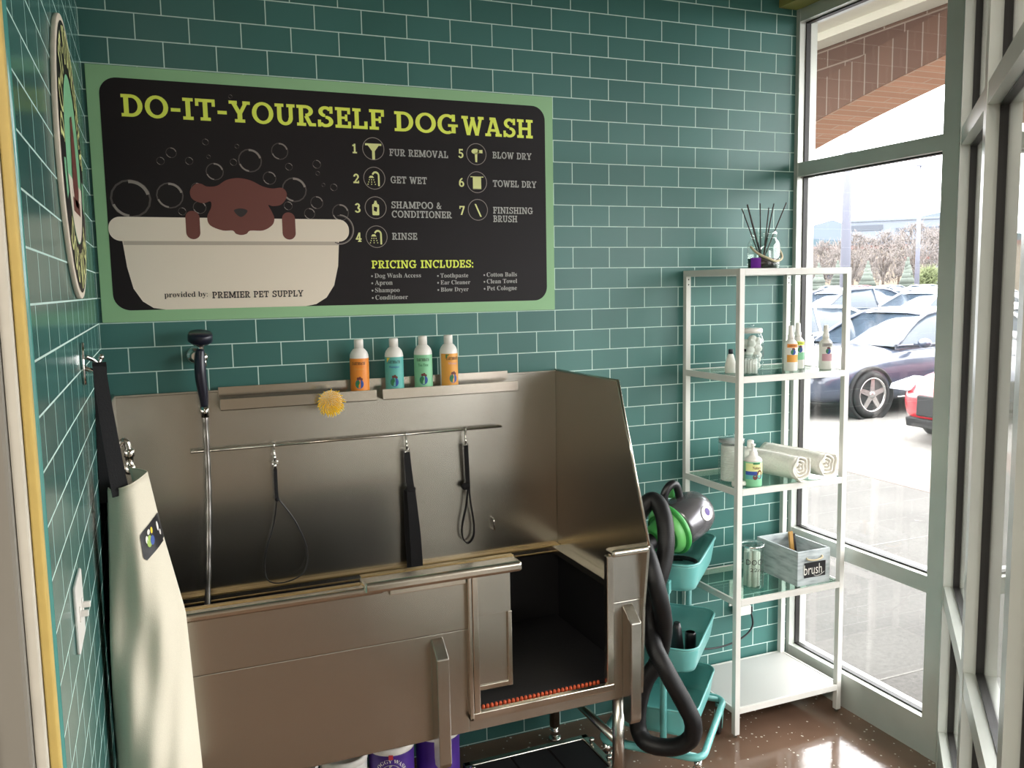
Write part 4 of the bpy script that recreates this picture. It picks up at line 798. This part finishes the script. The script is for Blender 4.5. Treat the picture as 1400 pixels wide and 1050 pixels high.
def towel(p0, p1, R_, label, seed, tail=0):
    t = thing('rolled_towel', ((p0[0]+p1[0])/2, (p0[1]+p1[1])/2, p0[2]-R_), label, 'towel', 'rolled white towels on the middle shelf')
    p0, p1 = Vector(p0), Vector(p1); ax = (p1-p0).normalized(); sd = ax.cross(Vector((0, 0, 1))).normalized(); upv = sd.cross(ax); rn = random.Random(seed)
    turns = 3.4; n = 120; sec = []
    for i in range(n+1):
        s = i/n; a = -PI*.55+turns*2*PI*(1-s); r = R_*(1-.86*s)*(1+.02*math.sin(a*3+seed)); sec.append((a, r))
    rows_ = []
    L_ = (p1-p0).length
    for j in range(13):
        f_ = j/12; row = []
        for i, (a, r) in enumerate(sec):
            s = i/n; inset = .018*s*(1 if j == 0 else -1 if j == 12 else 0)
            wob = 1+.018*math.sin(f_*9+a*2+seed)+.012*math.sin(f_*21+a*5)
            z = max(-R_, r*wob*math.sin(a)); row.append(tuple(p0+ax*(f_*L_+inset+.004*math.sin(a*4+seed)*(1 if j in (0, 12) else 0))+sd*(r*wob*math.cos(a))+upv*z))
        rows_.append(row)
    b = MB().grid(rows_).build('roll', 'towel', t, solid=.0055)
    ed = MB(); ed.tube([Vector(p)-ax*.001 for p in rows_[0]], .0036, 6); ed.build('rolled_edge', 'towel', t)
    if tail: MB().ribbon([tuple(p0-sd*.035-upv*(R_*.70)-ax*.004), tuple(p0-sd*.020-upv*(R_*.93)-ax*.012), tuple(p0+sd*.003-upv*(R_*.955)-ax*.018)], .020, .006, tuple(ax), sub=3).build('loose_corner', 'towel', t)
towel((2.400, -.362, G3+.0545), (2.345, -.065, G3+.0545), .051, 'rolled white towel with a loose corner, left of the two rolls on the middle shelf', 1, 1)
towel((2.527, -.362, G3+.0545), (2.482, -.045, G3+.0545), .050, 'rolled white towel, the right one of two rolls, next to the window', 2)

# lower glass shelf: treat cylinder and brush crate
t = thing('treat_cylinder', (2.252, -.262, G4), 'clear cylinder jar with black lettering beside the grey brush crate', 'jar'); c = (2.252, -.262, G4)
MB().lathe([(.043, 0), (.046, .004), (.046, .158)], c, 32, cap=False).lathe([(0, .003), (.045, .003)], c, 28, cap=False).lathe([(.0445, .006), (.0445, .158)], c, 32, cap=False).build('cylinder_body', 'jarglass', t)
MB().lathe([(.0475, .159), (.0475, .171), (.044, .175), (0, .175)], c, 30).build('lid', 'plastic_clear', t)
MB().lathe([(.047, .164), (.0485, .167), (.047, .170)], c, 30, cap=False).build('lid_ring', 'chrome', t)
q = MB(); f_ = oncyl(c, .0466, FACE-.2); text(q, 'DOG', -.030, .098, .062, .022, f_, serif=False); text(q, '22n', -.014, .072, .042, .014, f_, serif=False); q.build('lettering', 'dark', t)
q = MB(); rn = random.Random(4)
for i in range(7): a = i*.9; q.cyl((c[0]+.022*math.cos(a), c[1]+.022*math.sin(a), G4+.006), (c[0]+.022*math.cos(a+.15), c[1]+.022*math.sin(a+.15), G4+.140+.004*(i % 3)), .0095, n=10)
q.build('white_sticks', 'cotton', t)
t = thing('brush_crate', (2.484, -.222, G4), 'grey wooden crate with a black brush tag and rope handle on the lower glass shelf', 'crate')
bx0, bx1, by0, by1, bz0, bz1, th = 2.404, 2.564, -.346, -.100, G4, G4+.137, .009
MB().box(bx0, bx0+th, by0+th, by1-th, bz0, bz1).build('side_board', 'graywood', t, bevel=.001); MB().box(bx1-th, bx1, by0+th, by1-th, bz0, bz1).build('side_board', 'graywood', t, bevel=.001)
MB().box(bx0, bx1, by0, by0+th, bz0, bz1).build('front_board', 'graywood', t, bevel=.001); MB().box(bx0, bx1, by1-th, by1, bz0, bz1).build('back_board', 'graywood', t, bevel=.001); MB().box(bx0+th, bx1-th, by0+th, by1-th, bz0, bz0+.007).build('bottom_board', 'graywood', t)
MB().tube([(2.447, by0-.001, bz1-.027), (2.450, by0-.008, bz1-.033), (2.485, by0-.013, bz1-.036), (2.518, by0-.008, bz1-.031), (2.521, by0-.001, bz1-.025)], .0035, 8, sub=4).build('rope_handle', 'rope', t)
tg = MB().box(2.436, 2.540, by0-.002, by0-.0002, bz0+.030, bz0+.090).build('tag', 'black', t)
q = MB(); text(q, 'brush', 2.434, bz0+.042, .088, .040, y=by0-.0026, serif=False); q.build('tag_text', 'whitepl', tg)
MB().tube([(2.482, by0-.0026, bz0+.039), (2.494, by0-.0026, bz0+.034), (2.514, by0-.0026, bz0+.036), (2.534, by0-.0026, bz0+.046)], .0009, 6, sub=4).build('tag_flourish', 'whitepl', tg)
BZ = G4+.0075
t = thing('grooming_brush', (2.50, -.20, BZ), 'brush with a tan wooden handle standing up inside the grey crate', 'brush')
MB().ribbon([(2.505, -.215, BZ+.012), (2.496, -.205, BZ+.09), (2.490, -.200, BZ+.165)], .017, .009, sub=3).build('handle', 'wood', t)
MB().ribbon([(2.520, -.215, BZ+.012), (2.513, -.204, BZ+.085), (2.507, -.199, BZ+.155)], .008, .010, sub=3).build('handle_back', 'dark', t)
t = thing('grooming_comb', (2.46, -.16, BZ), 'brown bristle brush lying deeper inside the grey crate', 'brush')
MB().sphere((2.455, -.150, BZ+.080), .026, 14, (1.1, .8, .7)).build('brush_pad', 'bronze', t); MB().tube([(2.455, -.150, BZ+.07), (2.462, -.165, BZ+.035), (2.470, -.185, BZ+.010)], .008, 8).build('handle', 'stick', t)
t = thing('slicker_brush', (2.52, -.28, BZ), 'small red brown brush head near the front inside the grey crate', 'brush')
MB().box(2.495, 2.545, -.315, -.270, BZ+.088, BZ+.100).build('brush_head', 'dog', t, bevel=.004); MB().cyl((2.520, -.29, BZ+.090), (2.500, -.25, BZ+.006), .006, n=8).build('handle', 'stick', t)

# outlet and cord on the wall
t = thing('wall_outlet', (2.375, 0, .41), 'white electrical outlet with a plugged adapter low on the tiled wall behind the shelf', 'outlet')
MB().box(2.340, 2.412, -.006, -.0004, .355, .470).build('outlet_plate', 'whitepl', t, bevel=.002); MB().box(2.352, 2.400, -.009, -.0058, .370, .455).build('socket_face', 'whitepl', t, bevel=.001)
ad = MB().box(2.352, 2.422, -.046, -.0092, .322, .362).build('adapter', 'whitepl', t, bevel=.003)

# ------------------------------------------------------------------ teal trolley
CA = math.radians(45); CX, CYY = 1.806, -.345      # middle of the trolley
ct = thing('utility_trolley', (CX, CYY, 0), 'teal metal three tier trolley on castors between the tub and the shelf', 'trolley', rz=CA)
LX, LY = .205, .150          # half length, half width of a tray
def tray(name, zr, hh):
    def ring(z, k, r=.055): return [(a, b, z) for a, b in rrect(-LX*k, LX*k, -LY*k, LY*k, r*k, 7)]
    out = [ring(zr, 1.0), ring(zr-.012, .995), ring(zr-hh+.02, .93), ring(zr-hh+.004, .90), ring(zr-hh, .86)]
    m = MB(); m.grid(out, closed=True); n = len(out[0]); b0 = len(m.v)-n
    m.f.append([b0+i for i in range(n)]); m.mi.append(0); m.sm.append(False)
    o = m.build(name, 'teal', ct, local=True)
    o.modifiers.new('solid', 'SOLIDIFY').thickness = .003; o.modifiers['solid'].offset = -1
    MB().tube(ring(zr, 1.0), .0042, 8, closed=True).build('tray_rim', 'teal', o, local=True)
    return o
tray('top_tray', .785, .098); tray('middle_tray', .492, .092); tray('bottom_tray', .272, .100)
for sx in (-1, 1):
    for sy in (-.042, .042):
        MB().cyl((sx*(LX+.012), sy, .135), (sx*(LX+.012), sy, .700 if sx < 0 else .66), .0115, n=14).build('upright', 'teal', ct, local=True)
    q = MB(); q.box(sx*(LX+.012)-.014, sx*(LX+.012)+.014, -.066, .066, .690 if sx < 0 else .650, .735 if sx < 0 else .690); q.build('tray_bracket', 'teal', ct, local=True, bevel=.004)
    MB().box(sx*(LX+.014)-.012, sx*(LX+.014)+.012, -.028, -.008, .600, .655).build('joint_cap', 'black', ct, local=True, bevel=.003)
base = [(a, b, .132) for a, b in rrect(-.232, .232, -.178, .178, .045, 5)]
MB().tube(base, .0125, 10, closed=True).build('base_frame', 'teal', ct, local=True)
for sx in (-1, 1): MB().cyl((sx*(LX+.012), -.170, .132), (sx*(LX+.012), .170, .132), .010, n=10).build('base_cross_bar', 'teal', ct, local=True)
for sx in (-1, 1):
    for sy in (-1, 1):
        x, y = sx*.215, sy*.160
        cs = MB().lathe([(.013, .085), (.013, .120)], (x, y, 0), 14).prism([(x-.020, .030), (x+.006, .085), (x+.018, .085), (x+.006, .030)], 'y', y-.018, y-.014).prism([(x-.020, .030), (x+.006, .085), (x+.018, .085), (x+.006, .030)], 'y', y+.014, y+.018).build('castor_fork', 'chrome', ct, local=True)
        MB().lathe([(.028, -.011), (.033, -.008), (.033, .008), (.028, .011)], (x-.008, y, .0335), 20, (0, 1, 0)).build('wheel', 'black', cs, local=True)
def tw(u, v, z=0):           # trolley frame to room
    return Vector((CX+u*math.cos(CA)-v*math.sin(CA), CYY+u*math.sin(CA)+v*math.cos(CA), z))
# pet dryer lying in the top tray
dr = thing('pet_dryer', tuple(tw(.02, -.02, .70)), 'grey and green canister pet dryer lying in the top tray of the trolley', 'dryer')
axd = Vector((.93, .22, .30)).normalized(); bc = Vector((1.890, -.370, .892))
MB().lathe([(.079, -.086), (.084, -.072), (.085, -.012), (.082, .024), (.070, .056), (.048, .078), (.022, .088), (0, .090)], bc, 36, axd).build('motor_body', 'grey', dr)
gr = MB().lathe([(.062, -.140), (.070, -.136), (.078, -.116), (.094, -.112), (.097, -.104), (.094, -.096), (.082, -.093), (.078, -.085)], bc, 40, axd).build('green_collar', 'green', dr)
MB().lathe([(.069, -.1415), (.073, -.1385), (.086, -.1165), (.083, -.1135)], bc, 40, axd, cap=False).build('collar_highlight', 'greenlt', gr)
MB().lathe([(.038, -.192), (.046, -.188), (.052, -.150), (.062, -.139)], bc, 28, axd).build('hose_port', 'green', dr)
hx = Vector((-axd.x, -axd.y, 0)).normalized(); top = bc+Vector((0, 0, .068))
MB().tube([bc+Vector(p) for p in ((-.100, .0, .040), (-.110, -.008, .088), (-.088, -.010, .122), (-.060, -.006, .118), (-.040, 0, .070))], .0145, 12, sub=5).build('carry_handle', 'black', dr)
MB().tube([bc+Vector(p) for p in ((-.055, .035, .062), (-.042, .040, .098), (-.018, .040, .088))], .012, 8, sub=4).build('green_latch', 'green', dr)
side_n = Vector((.50, -.80, .32)); side_n = (side_n-axd*side_n.dot(axd)).normalized(); u_ = axd; v_ = side_n.cross(u_)
def onbody(a, b, off=.0015):
    ang = b/.083; zz = a
    R_ = .0850 if zz < -.012 else .085-.083*(zz+.012) if zz < .024 else .082-.375*(zz-.024)
    return tuple(bc+axd*zz+(side_n*math.cos(ang)+v_*math.sin(ang))*(R_+off))
q = MB(); rings_ = [[onbody(.012+.030*k*math.cos(2*PI*i/24), .004+.026*k*math.sin(2*PI*i/24), .003) for i in range(24)] for k in (1, .6, .2)]; q.grid(rings_, closed=True); q.add(rings_[2], [tuple(range(24))]); st = q.build('round_sticker', 'whitepl', dr)
q = MB(); q.add([onbody(.012+.011*math.cos(2*PI*i/16), .008+.013*math.sin(2*PI*i/16), .0045) for i in range(16)], [tuple(range(16))]); q.build('sticker_emblem', 'purple', st)
# hose
hz = thing('dryer_hose', (1.62, -.66, .1), 'thick black ribbed dryer hose looping down in front of the teal trolley', 'hose')
HP = [(1.7065, -.4135, .8335), (1.672, -.422, .828), (1.634, -.431, .858), (1.636, -.437, .925), (1.662, -.443, .972), (1.686, -.452, .990), (1.697, -.48, .975), (1.691, -.52, .934), (1.678, -.55, .877), (1.665, -.56, .82), (1.644, -.565, .764), (1.629, -.553, .705), (1.618, -.548, .648), (1.612, -.56, .591), (1.600, -.605, .544), (1.606, -.65, .498), (1.628, -.675, .442), (1.659, -.69, .377), (1.684, -.70, .316), (1.687, -.69, .259), (1.662, -.66, .219), (1.625, -.62, .202), (1.586, -.58, .206), (1.580, -.54, .228), (1.580, -.53, .276), (1.585, -.535, .336), (1.606, -.54, .403), (1.640, -.556, .466), (1.653, -.57, .548), (1.634, -.605, .624), (1.608, -.63, .696), (1.592, -.63, .759), (1.587, -.61, .808), (1.590, -.58, .843), (1.592, -.555, .867)]
hp = spline([Vector(p) for p in HP], 20)
MB().tube(hp, .03, 16, rfun=lambda t: .0285+.0010*math.sin(t*2300)).build('hose_tube', 'hose', hz)
t = thing('dryer_nozzle', tuple(tw(-.07, -.03, .41)), 'black tapered dryer nozzle standing in the middle tray of the trolley', 'nozzle'); b0 = tw(-.060, -.055, .4045)
MB().lathe([(.026, 0), (.025, .03), (.016, .105), (.011, .125)], b0, 20).build('nozzle_body', 'black', t)
t = thing('dryer_nozzle', tuple(tw(-.05, -.085, .41)), 'short black dryer nozzle beside the tapered one in the middle tray', 'nozzle'); b0 = tw(-.020, -.095, .4045)
MB().lathe([(.020, 0), (.020, .075), (.017, .080)], b0, 20).lathe([(.0145, .080), (.0145, .03), (0, .03)], b0, 20).build('nozzle_body', 'black', t)
t = thing('power_cord_coil', tuple(tw(.06, -.05, .70)), 'black power cord coiled under the dryer in the top tray', 'cord')
cp = []
for i in range(60): a = i*.33; cp.append(tw(.085+.055*math.cos(a), -.035+.062*math.sin(a),   .6945+.0002*i))
MB().tube(cp, .0045, 8).build('cord_coil', 'black', t)
t = thing('extension_cord', (2.3, -.05, .25), 'black power cord drooping from the wall outlet to the trolley', 'cord')
MB().tube([(2.430, -.030, .330), (2.440, -.032, .295), (2.437, -.035, .262), (2.405, -.040, .235), (2.340, -.045, .214), (2.240, -.050, .208), (2.130, -.055, .230), (2.045, -.060, .300)], .0042, 8, sub=6).build('cord', 'black', t); MB().box(2.4225, 2.437, -.040, -.020, .325, .352).build('plug', 'black', t, bevel=.003)

# ------------------------------------------------------------------ outdoors: walk, lot, brick arcade
struct(MB().box(2.74, 5.95, -25, 30, -.30, -.02).build('sidewalk', 'walk')); struct(MB().box(5.952, 6.55, -25, 30, -.30, -.018).build('paver_band', 'band'))
struct(MB().prism([(-60, -60), (700, -60), (700, 700), (-60, 700)], 'z', -.4, -.15).build('parking_lot', 'asphalt'))
m = MB(); [m.box(2.76, 5.95, y, y+.010, -.0199, -.0185) for y in (-3.2, -1.7, -.2, 1.3, 2.8, 4.3, 5.8)]; m.box(4.42, 4.43, -25, 30, -.0199, -.0187); struct(m.build('walk_joints', 'asphalt'))
def archz(y): return 3.0-.0353*(y+1.54)**2
ys = [-6.2+9.3*i/40 for i in range(41)]
def arcwall(name, m_, lo, hi, x0=4.0, x1=4.35):
    q = MB(); n = len(ys); vs = []
    for y in ys: vs += [(x0, y, lo(y)), (x0, y, hi(y)), (x1, y, lo(y)), (x1, y, hi(y))]
    fs = []
    for i in range(n-1):
        a, b = 4*i, 4*i+4; fs += [(a, b, b+1, a+1), (a+2, a+3, b+3, b+2), (a+1, b+1, b+3, a+3)]
    q.add(vs, fs); o = q.build(name, m_, recalc=False); return o
ar = struct(arcwall('brick_arcade', 'brickd', lambda y: archz(y)+.225, lambda y: 3.9))
s_ = arcwall('arch_soldier_course', 'bricks', archz, lambda y: archz(y)+.226, 3.985, 4.36); s_.parent = ar
q = MB(); q.grid([[(x, y, archz(y)-.001) for y in ys] for x in (3.987, 4.358)], smooth=False); q.build('arch_underside', 'bricku', ar)
for y0 in (3.1, -6.9): MB().box(4.0, 4.35, y0, y0+.7, -.02, 3.9).build('brick_pier', 'brickd', ar)
struct(MB().box(2.742, 3.999, -9, 4, 3.20, 3.35).box(3.86, 3.999, -9, 4, 3.12, 3.199).box(3.72, 3.86, -9, 4, 3.165, 3.199).build('porch_soffit', 'porch'))
q = MB().prism([(2.741, -.90), (2.741, -9), (-2.2, -9), tuple(bp(6.6, 1.62))[:2], tuple(bp(2.1, 1.62))[:2], tuple(bp(2.1, .11))[:2], tuple(bp(.02, .11))[:2]], 'z', 3.20, 3.35); struct(q.build('porch_soffit', 'porch'))  # unseen soffit, added to keep sky light off the angled glazing
struct(MB().box(2.742, 4.0, -9, 4, 3.36, 3.95).box(-6.1, 2.742, -9, .2, 3.42, 3.95).build('building_parapet', 'porch'))

# cars
def car(name, paint, label, group=None):
    t = thing(name, (0, 0, 0), label, 'car', group); st = [(0.0, .30, .60, .62), (.10, .22, .70, .78), (.45, .19, .80, .885), (1.0, .18, .88, .915), (1.50, .18, .955, .92), (2.4, .18, .965, .93), (3.4, .18, 1.0, .93), (4.1, .19, 1.04, .90), (4.55, .24, 1.03, .80), (4.72, .34, .94, .66)]
    rows_ = []
    for x, zb, zt, w in st:
        half = [(.0, zb), (.84*w, zb), (.965*w, zb+.09), (w, zb+.26), (.985*w, zt-.13), (.91*w, zt-.03), (.55*w, zt+.012), (0, zt+.026)]
        rows_.append([(x, y, z) for y, z in half]+[(x, -y, z) for y, z in half[-2:0:-1]])
    m = MB(); m.grid(rows_, closed=True); n = len(rows_[0])
    for b, rev in ((0, 1), (len(rows_)-1, 0)): f = [b*n+i for i in range(n)]; m.f.append(f[::-1] if rev else f); m.mi.append(0); m.sm.append(True)
    body = m.build('body', paint, t, local=True, sub=1)
    cs = [(1.42, .955, .80, .95, .79), (2.22, .955, .80, 1.385, .60), (2.75, .96, .81, 1.435, .60), (3.35, .98, .81, 1.415, .58), (3.75, 1.0, .80, 1.345, .56), (4.40, 1.035, .74, 1.045, .70)]
    q = MB(); q.grid([[(x, -wb, zb-.05), (x, -wb, zb), (x, -wr, zr), (x, wr, zr), (x, wb, zb), (x, wb, zb-.05)] for x, zb, wb, zr, wr in cs]); q.build('windows', 'cglass', t, local=True)
    q = MB(); q.grid([[(x, -wr-.012, zr-.012), (x, -wr*.5, zr+.022), (x, wr*.5, zr+.022), (x, wr+.012, zr-.012)] for x, zb, wb, zr, wr in ((2.16, 0, 0, 1.36, .61),)+tuple(cs[1:5])+((3.85, 0, 0, 1.30, .57),)]); q.build('roof', paint, t, local=True, solid=.012)
    q = MB()
    for sy in (-1, 1):
        q.tube([(1.45, sy*.795, .955), (2.20, sy*.605, 1.375), (3.3, sy*.59, 1.41), (3.78, sy*.57, 1.335), (4.40, sy*.72, 1.05)], .030, 8, sub=4); q.tube([(2.78, sy*.815, .96), (2.80, sy*.612, 1.42)], .026, 8); q.tube([(1.45, sy*.81, .962), (2.6, sy*.82, .968), (4.35, sy*.755, 1.04)], .014, 6, sub=3)
    q.build('pillars', paint, t, local=True)
    for x in (.91, 3.66):
        for sy in (-1, 1):
            MB().lathe([(.365, 0), (.385, .20), (.385, .235), (.362, .245), (.33, .20)], (x, sy*.69, .325), 28, (0, sy, 0)).build('wheel_arch', 'tyre', t, local=True)
            w = MB().lathe([(.20, 0), (.30, 0), (.325, .03), (.327, .16), (.318, .20), (.29, .222), (.235, .225), (.225, .20)], (x, sy*.715, .325), 32, (0, sy, 0)).build('wheel', 'tyre', t, local=True)
            r = MB(); r.lathe([(.238, .175), (.238, .224), (.222, .228), (.214, .19)], (x, sy*.715, .325), 28, (0, sy, 0), cap=False).lathe([(.05, .17), (.05, .215), (.02, .222), (0, .222)], (x, sy*.715, .325), 16, (0, sy, 0), cap=False)
            for k in range(5):
                a = k*2*PI/5+.3; ca, sa = math.cos(a), math.sin(a); y0, y1 = sy*(.715+.180), sy*(.715+.212)
                pts = [(.03, -.040), (.225, -.030), (.225, .030), (.03, .040)]; ps = [(x+u*ca-v*sa, .325+u*sa+v*ca) for u, v in pts]
                r.prism(ps, 'y', y0, y1)
            r.lathe([(.225, .13), (.225, .135), (0, .135)], (x, sy*.715, .325), 20, (0, sy, 0)); r.build('rim', 'alloy', w, local=True)
    for sy in (-1, 1):
        MB().prism([(.02, .60), (.05, .665), (.40, .735), (.50, .72), (.34, .655), (.10, .60)], 'y', sy*.60, sy*.885).build('headlamp', 'lampglass', t, local=True, bevel=.01)
        MB().box(4.50, 4.735, sy*.62, sy*.86, .80, .94).build('tail_lamp', 'lens', t, local=True, bevel=.02)
        MB().sphere((1.72, sy*1.03, 1.0), .11, 14, (.75, .9, .62)).box(1.70, 1.76, sy*.86, sy*1.0, .965, .985).build('mirror', paint, t, local=True)
    MB().prism([(-.012, .34), (-.004, .56), (.06, .58), (.06, .32)], 'y', -.46, .46).build('grille', 'tyre', t, local=True, bevel=.01)
    MB().prism([(.02, .20), (.0, .30), (.08, .31), (.08, .19)], 'y', -.62, .62).build('lower_intake', 'tyre', t, local=True, bevel=.01)
    MB().box(-.020, -.012, -.15, .15, .40, .50).build('number_plate', 'whitepl', t, local=True)
    MB().tube([(1.36, -.93, .27), (3.2, -.94, .27)], .012, 6).tube([(1.36, .93, .27), (3.2, .94, .27)], .012, 6).build('sill_trim', 'alloy', t, local=True)
    return t
PAINTED = ('body', 'roof', 'pillars', 'mirror')
def repaint(root, m_):
    for c in root.children_recursive:
        if c.name.split('.')[0] in PAINTED:
            c.material_slots[0].link = 'OBJECT'; c.material_slots[0].material = MT[m_]
def kids(o): return [x for x in bpy.data.objects if x.parent == o]
c0 = car('parked_car', 'paint_dark', 'dark navy sedan with five spoke alloy wheels parked nose in by the walk'); c0.location = (8.2, 6.9, -.15)
FULL = [(c, kids(c)) for c in kids(c0)]
def carcopy(x, y, rz, paint, label, group=None, far=False, sz=1):
    r = c0.copy(); COL.objects.link(r); r.location = (x, y, -.15); r.rotation_euler = (0, 0, rz); r['label'] = label; r.scale = (1, 1, sz)
    if group: r['group'] = group
    elif 'group' in r: del r['group']
    for c, ks in FULL:
        if far and c.name.split('.')[0] not in ('body', 'windows', 'roof', 'pillars', 'wheel', 'tail_lamp', 'headlamp'): continue
        d = c.copy(); COL.objects.link(d); d.parent = r
        for g in (() if far else ks): f_ = g.copy(); COL.objects.link(f_); f_.parent = d
    bpy.context.view_layer.update(); repaint(r, paint); return r
carcopy(8.10, 3.85, 0, 'paint_red', 'red car nose with dark grille parked beside the navy sedan')
carcopy(8.1, 9.75, 0, 'paint_white', 'white sedan parked on the far side of the navy sedan')
carcopy(21.0, 12.6, PI, 'paint_silver', 'silver estate car parked across the aisle behind the navy sedan', sz=1.16)
carcopy(20.6, 15.3, PI, 'paint_dark', 'dark tall car with red tail lamps across the aisle, left of the silver estate', sz=1.16)
carcopy(21.2, 17.9, PI, 'paint_white', 'white car across the aisle, left of the dark tall car', sz=1.05)
carcopy(21.0, 9.9, PI, 'paint_white', 'white car across the aisle, right of the silver estate')
carcopy(31.6, 27.6, .1, 'paint_red', 'red hatchback in the second row of the car park')
rn = random.Random(11)
for i in range(7): carcopy(26.4+rn.uniform(-.2, .2), 12.4+2.7*i, 0, ('paint_white', 'paint_silver', 'paint_white')[i % 3], 'pale car in the second row of the car park', 'second row of parked cars', True)
for i in range(8):
    if i != 4: carcopy(40.5+rn.uniform(-.3, .3), 22.5+2.9*i, PI*(i % 2), ('paint_silver', 'paint_white', 'paint_dark')[i % 3], 'small parked car far out in the third row', 'third row of parked cars', True)
for i in range(9): carcopy(55+rn.uniform(-.3, .3), 33+3.3*i, 0, ('paint_white', 'paint_silver', 'paint_red', 'paint_white', 'paint_dark')[i % 5], 'tiny parked car in the farthest row before the trees', 'farthest row of parked cars', True)

# lamp posts, trees, buildings, hills
def post(x, y, h_, r, label):
    t = thing('street_lamp', (x, y, -.15), label, 'street lamp')
    MB().lathe([(r*2.2, 0), (r*2.2, .7), (r*1.3, .72)], (x, y, -.15), 16).build('concrete_base', 'walk', t); MB().lathe([(r*1.25, .7), (r*.55, h_)], (x, y, -.15), 16).build('pole', 'metalpost', t)
    MB().box(x-.55, x+.55, y-.15, y+.15, h_-.2, h_-.02).build('lamp_head', 'metalpost', t, bevel=.03)
post(24.55, 22.85, 13.5, .16, 'tall grey lamp post standing among the cars, nearest the window')
post(62.0, 53.9, 11.6, .18, 'thinner grey lamp post farther out by the trees')
def polar(deg, d): a = math.radians(deg); return (.15+d*math.sin(a), -2.94+d*math.cos(a))
def tree(name, deg, d, h_, w, m_, label, group, seed, cone=False):
    x, y = polar(deg, d); t = thing(name, (x, y, -.15), label, 'tree', group); rn = random.Random(seed)
    MB().cyl((x, y, -.15), (x, y, h_*.6), .16, .07, 8).build('trunk', 'trunk', t)
    q = MB()
    if cone:
        for k in range(9): f_ = k/9; q.lathe([(w*.5*(1-f_)*rn.uniform(.9, 1.1), 0), (w*.32*(1-f_)+.02, h_*.16)], (x+rn.uniform(-.05, .05), y, .25+(h_-.4)*f_), 11)
    else:
        for k in range(260):
            a, z = rn.uniform(0, 6.28), rn.random()**.8; rr = w*.5*math.sin(PI*(.12+.85*z))**.7*math.sqrt(rn.random())
            p = Vector((x+rr*math.cos(a), y+rr*math.sin(a), h_*(.22+.75*z))); dd = Vector((rn.uniform(-1, 1), rn.uniform(-1, 1), rn.uniform(.1, 1.4))).normalized()*rn.uniform(.4, .9)
            q.cyl(p-dd*.7, p+dd, .05, .012, 3)
            for c_ in range(2): d2 = Vector((rn.uniform(-1, 1), rn.uniform(-1, 1), rn.uniform(0, 1))).normalized()*rn.uniform(.3, .6); q.cyl(p, p+d2, .03, .01, 3)
        for k in range(26): a = k*2.4; rr = w*.40*math.sqrt((k+.5)/26); q.cyl((x, y, h_*.25), (x+rr*math.cos(a), y+rr*math.sin(a), h_*rn.uniform(.6, .95)), .07, .03, 4)
    q.build('crown', m_, t)
for i in range(13):
    tree('bare_tree', 40.4+.86*i, (102, 118, 110, 126)[i % 4], 6.0+.22*i+(.5 if i % 4 == 3 else 0), 5.4, 'tree', 'leafless brown tree in the band beyond the car park', 'bare trees beyond the car park', i)
for i, (deg, d, h_, w) in enumerate(((41.9, 88, 3.4, 2.2), (43.0, 90, 3.6, 2.2), (44.7, 90, 3.5, 2.4), (46.9, 92, 3.8, 2.3), (49.2, 92, 3.0, 2.6))):
    tree('evergreen_tree', deg, d, h_, w, 'ever', 'small dark evergreen tree at the edge of the car park', 'evergreens at the edge of the car park', 40+i, True)
for i, (deg, d, h_, w) in enumerate(((48.05, 87, 2.6, 2.0), (49.9, 86, 2.7, 2.2))): tree('shrub', deg, d, h_, w, 'grass', 'rounded olive green shrub beyond the parked cars', 'olive shrubs beyond the cars', 70+i)
def slab_building(name, deg, d, w, z0, z1, dep, m_, label, stripes):
    x, y = polar(deg, d); a = -math.radians(deg); t = thing(name, (x, y, 0), label, 'building', rz=a)
    MB().box(-w/2, w/2, 0, dep, -.4, z1).build('walls', m_, t, local=True)
    MB().box(-w/2-.3, w/2+.3, -.3, dep+.3, z1, z1+.5).build('roof', 'bwhite' if m_ != 'beige' else 'dog', t, local=True)
    for u0, u1, za, zb in stripes: MB().box(u0*w, u1*w, -.15, .05, za, zb).build('window', 'bwin', t, local=True)
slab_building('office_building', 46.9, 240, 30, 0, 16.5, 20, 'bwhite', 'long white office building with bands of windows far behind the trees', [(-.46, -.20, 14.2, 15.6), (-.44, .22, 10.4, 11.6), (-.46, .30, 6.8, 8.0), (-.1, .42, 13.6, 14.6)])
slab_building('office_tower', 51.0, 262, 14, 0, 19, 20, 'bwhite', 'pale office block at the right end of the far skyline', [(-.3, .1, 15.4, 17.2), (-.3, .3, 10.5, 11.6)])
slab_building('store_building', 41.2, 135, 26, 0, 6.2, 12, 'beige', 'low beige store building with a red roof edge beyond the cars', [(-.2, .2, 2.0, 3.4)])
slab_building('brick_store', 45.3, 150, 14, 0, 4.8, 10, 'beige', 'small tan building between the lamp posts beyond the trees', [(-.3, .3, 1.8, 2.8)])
def ridge(name, d, pts, m_):
    q = MB(); top = [(*polar(g, d), z) for g, z in pts]; bk = [(*polar(g, d+60), z*.9) for g, z in pts]; bt = [(*polar(g, d), -3) for g, z in pts]; q.grid([bt, top, bk]); struct(q.build(name, m_))
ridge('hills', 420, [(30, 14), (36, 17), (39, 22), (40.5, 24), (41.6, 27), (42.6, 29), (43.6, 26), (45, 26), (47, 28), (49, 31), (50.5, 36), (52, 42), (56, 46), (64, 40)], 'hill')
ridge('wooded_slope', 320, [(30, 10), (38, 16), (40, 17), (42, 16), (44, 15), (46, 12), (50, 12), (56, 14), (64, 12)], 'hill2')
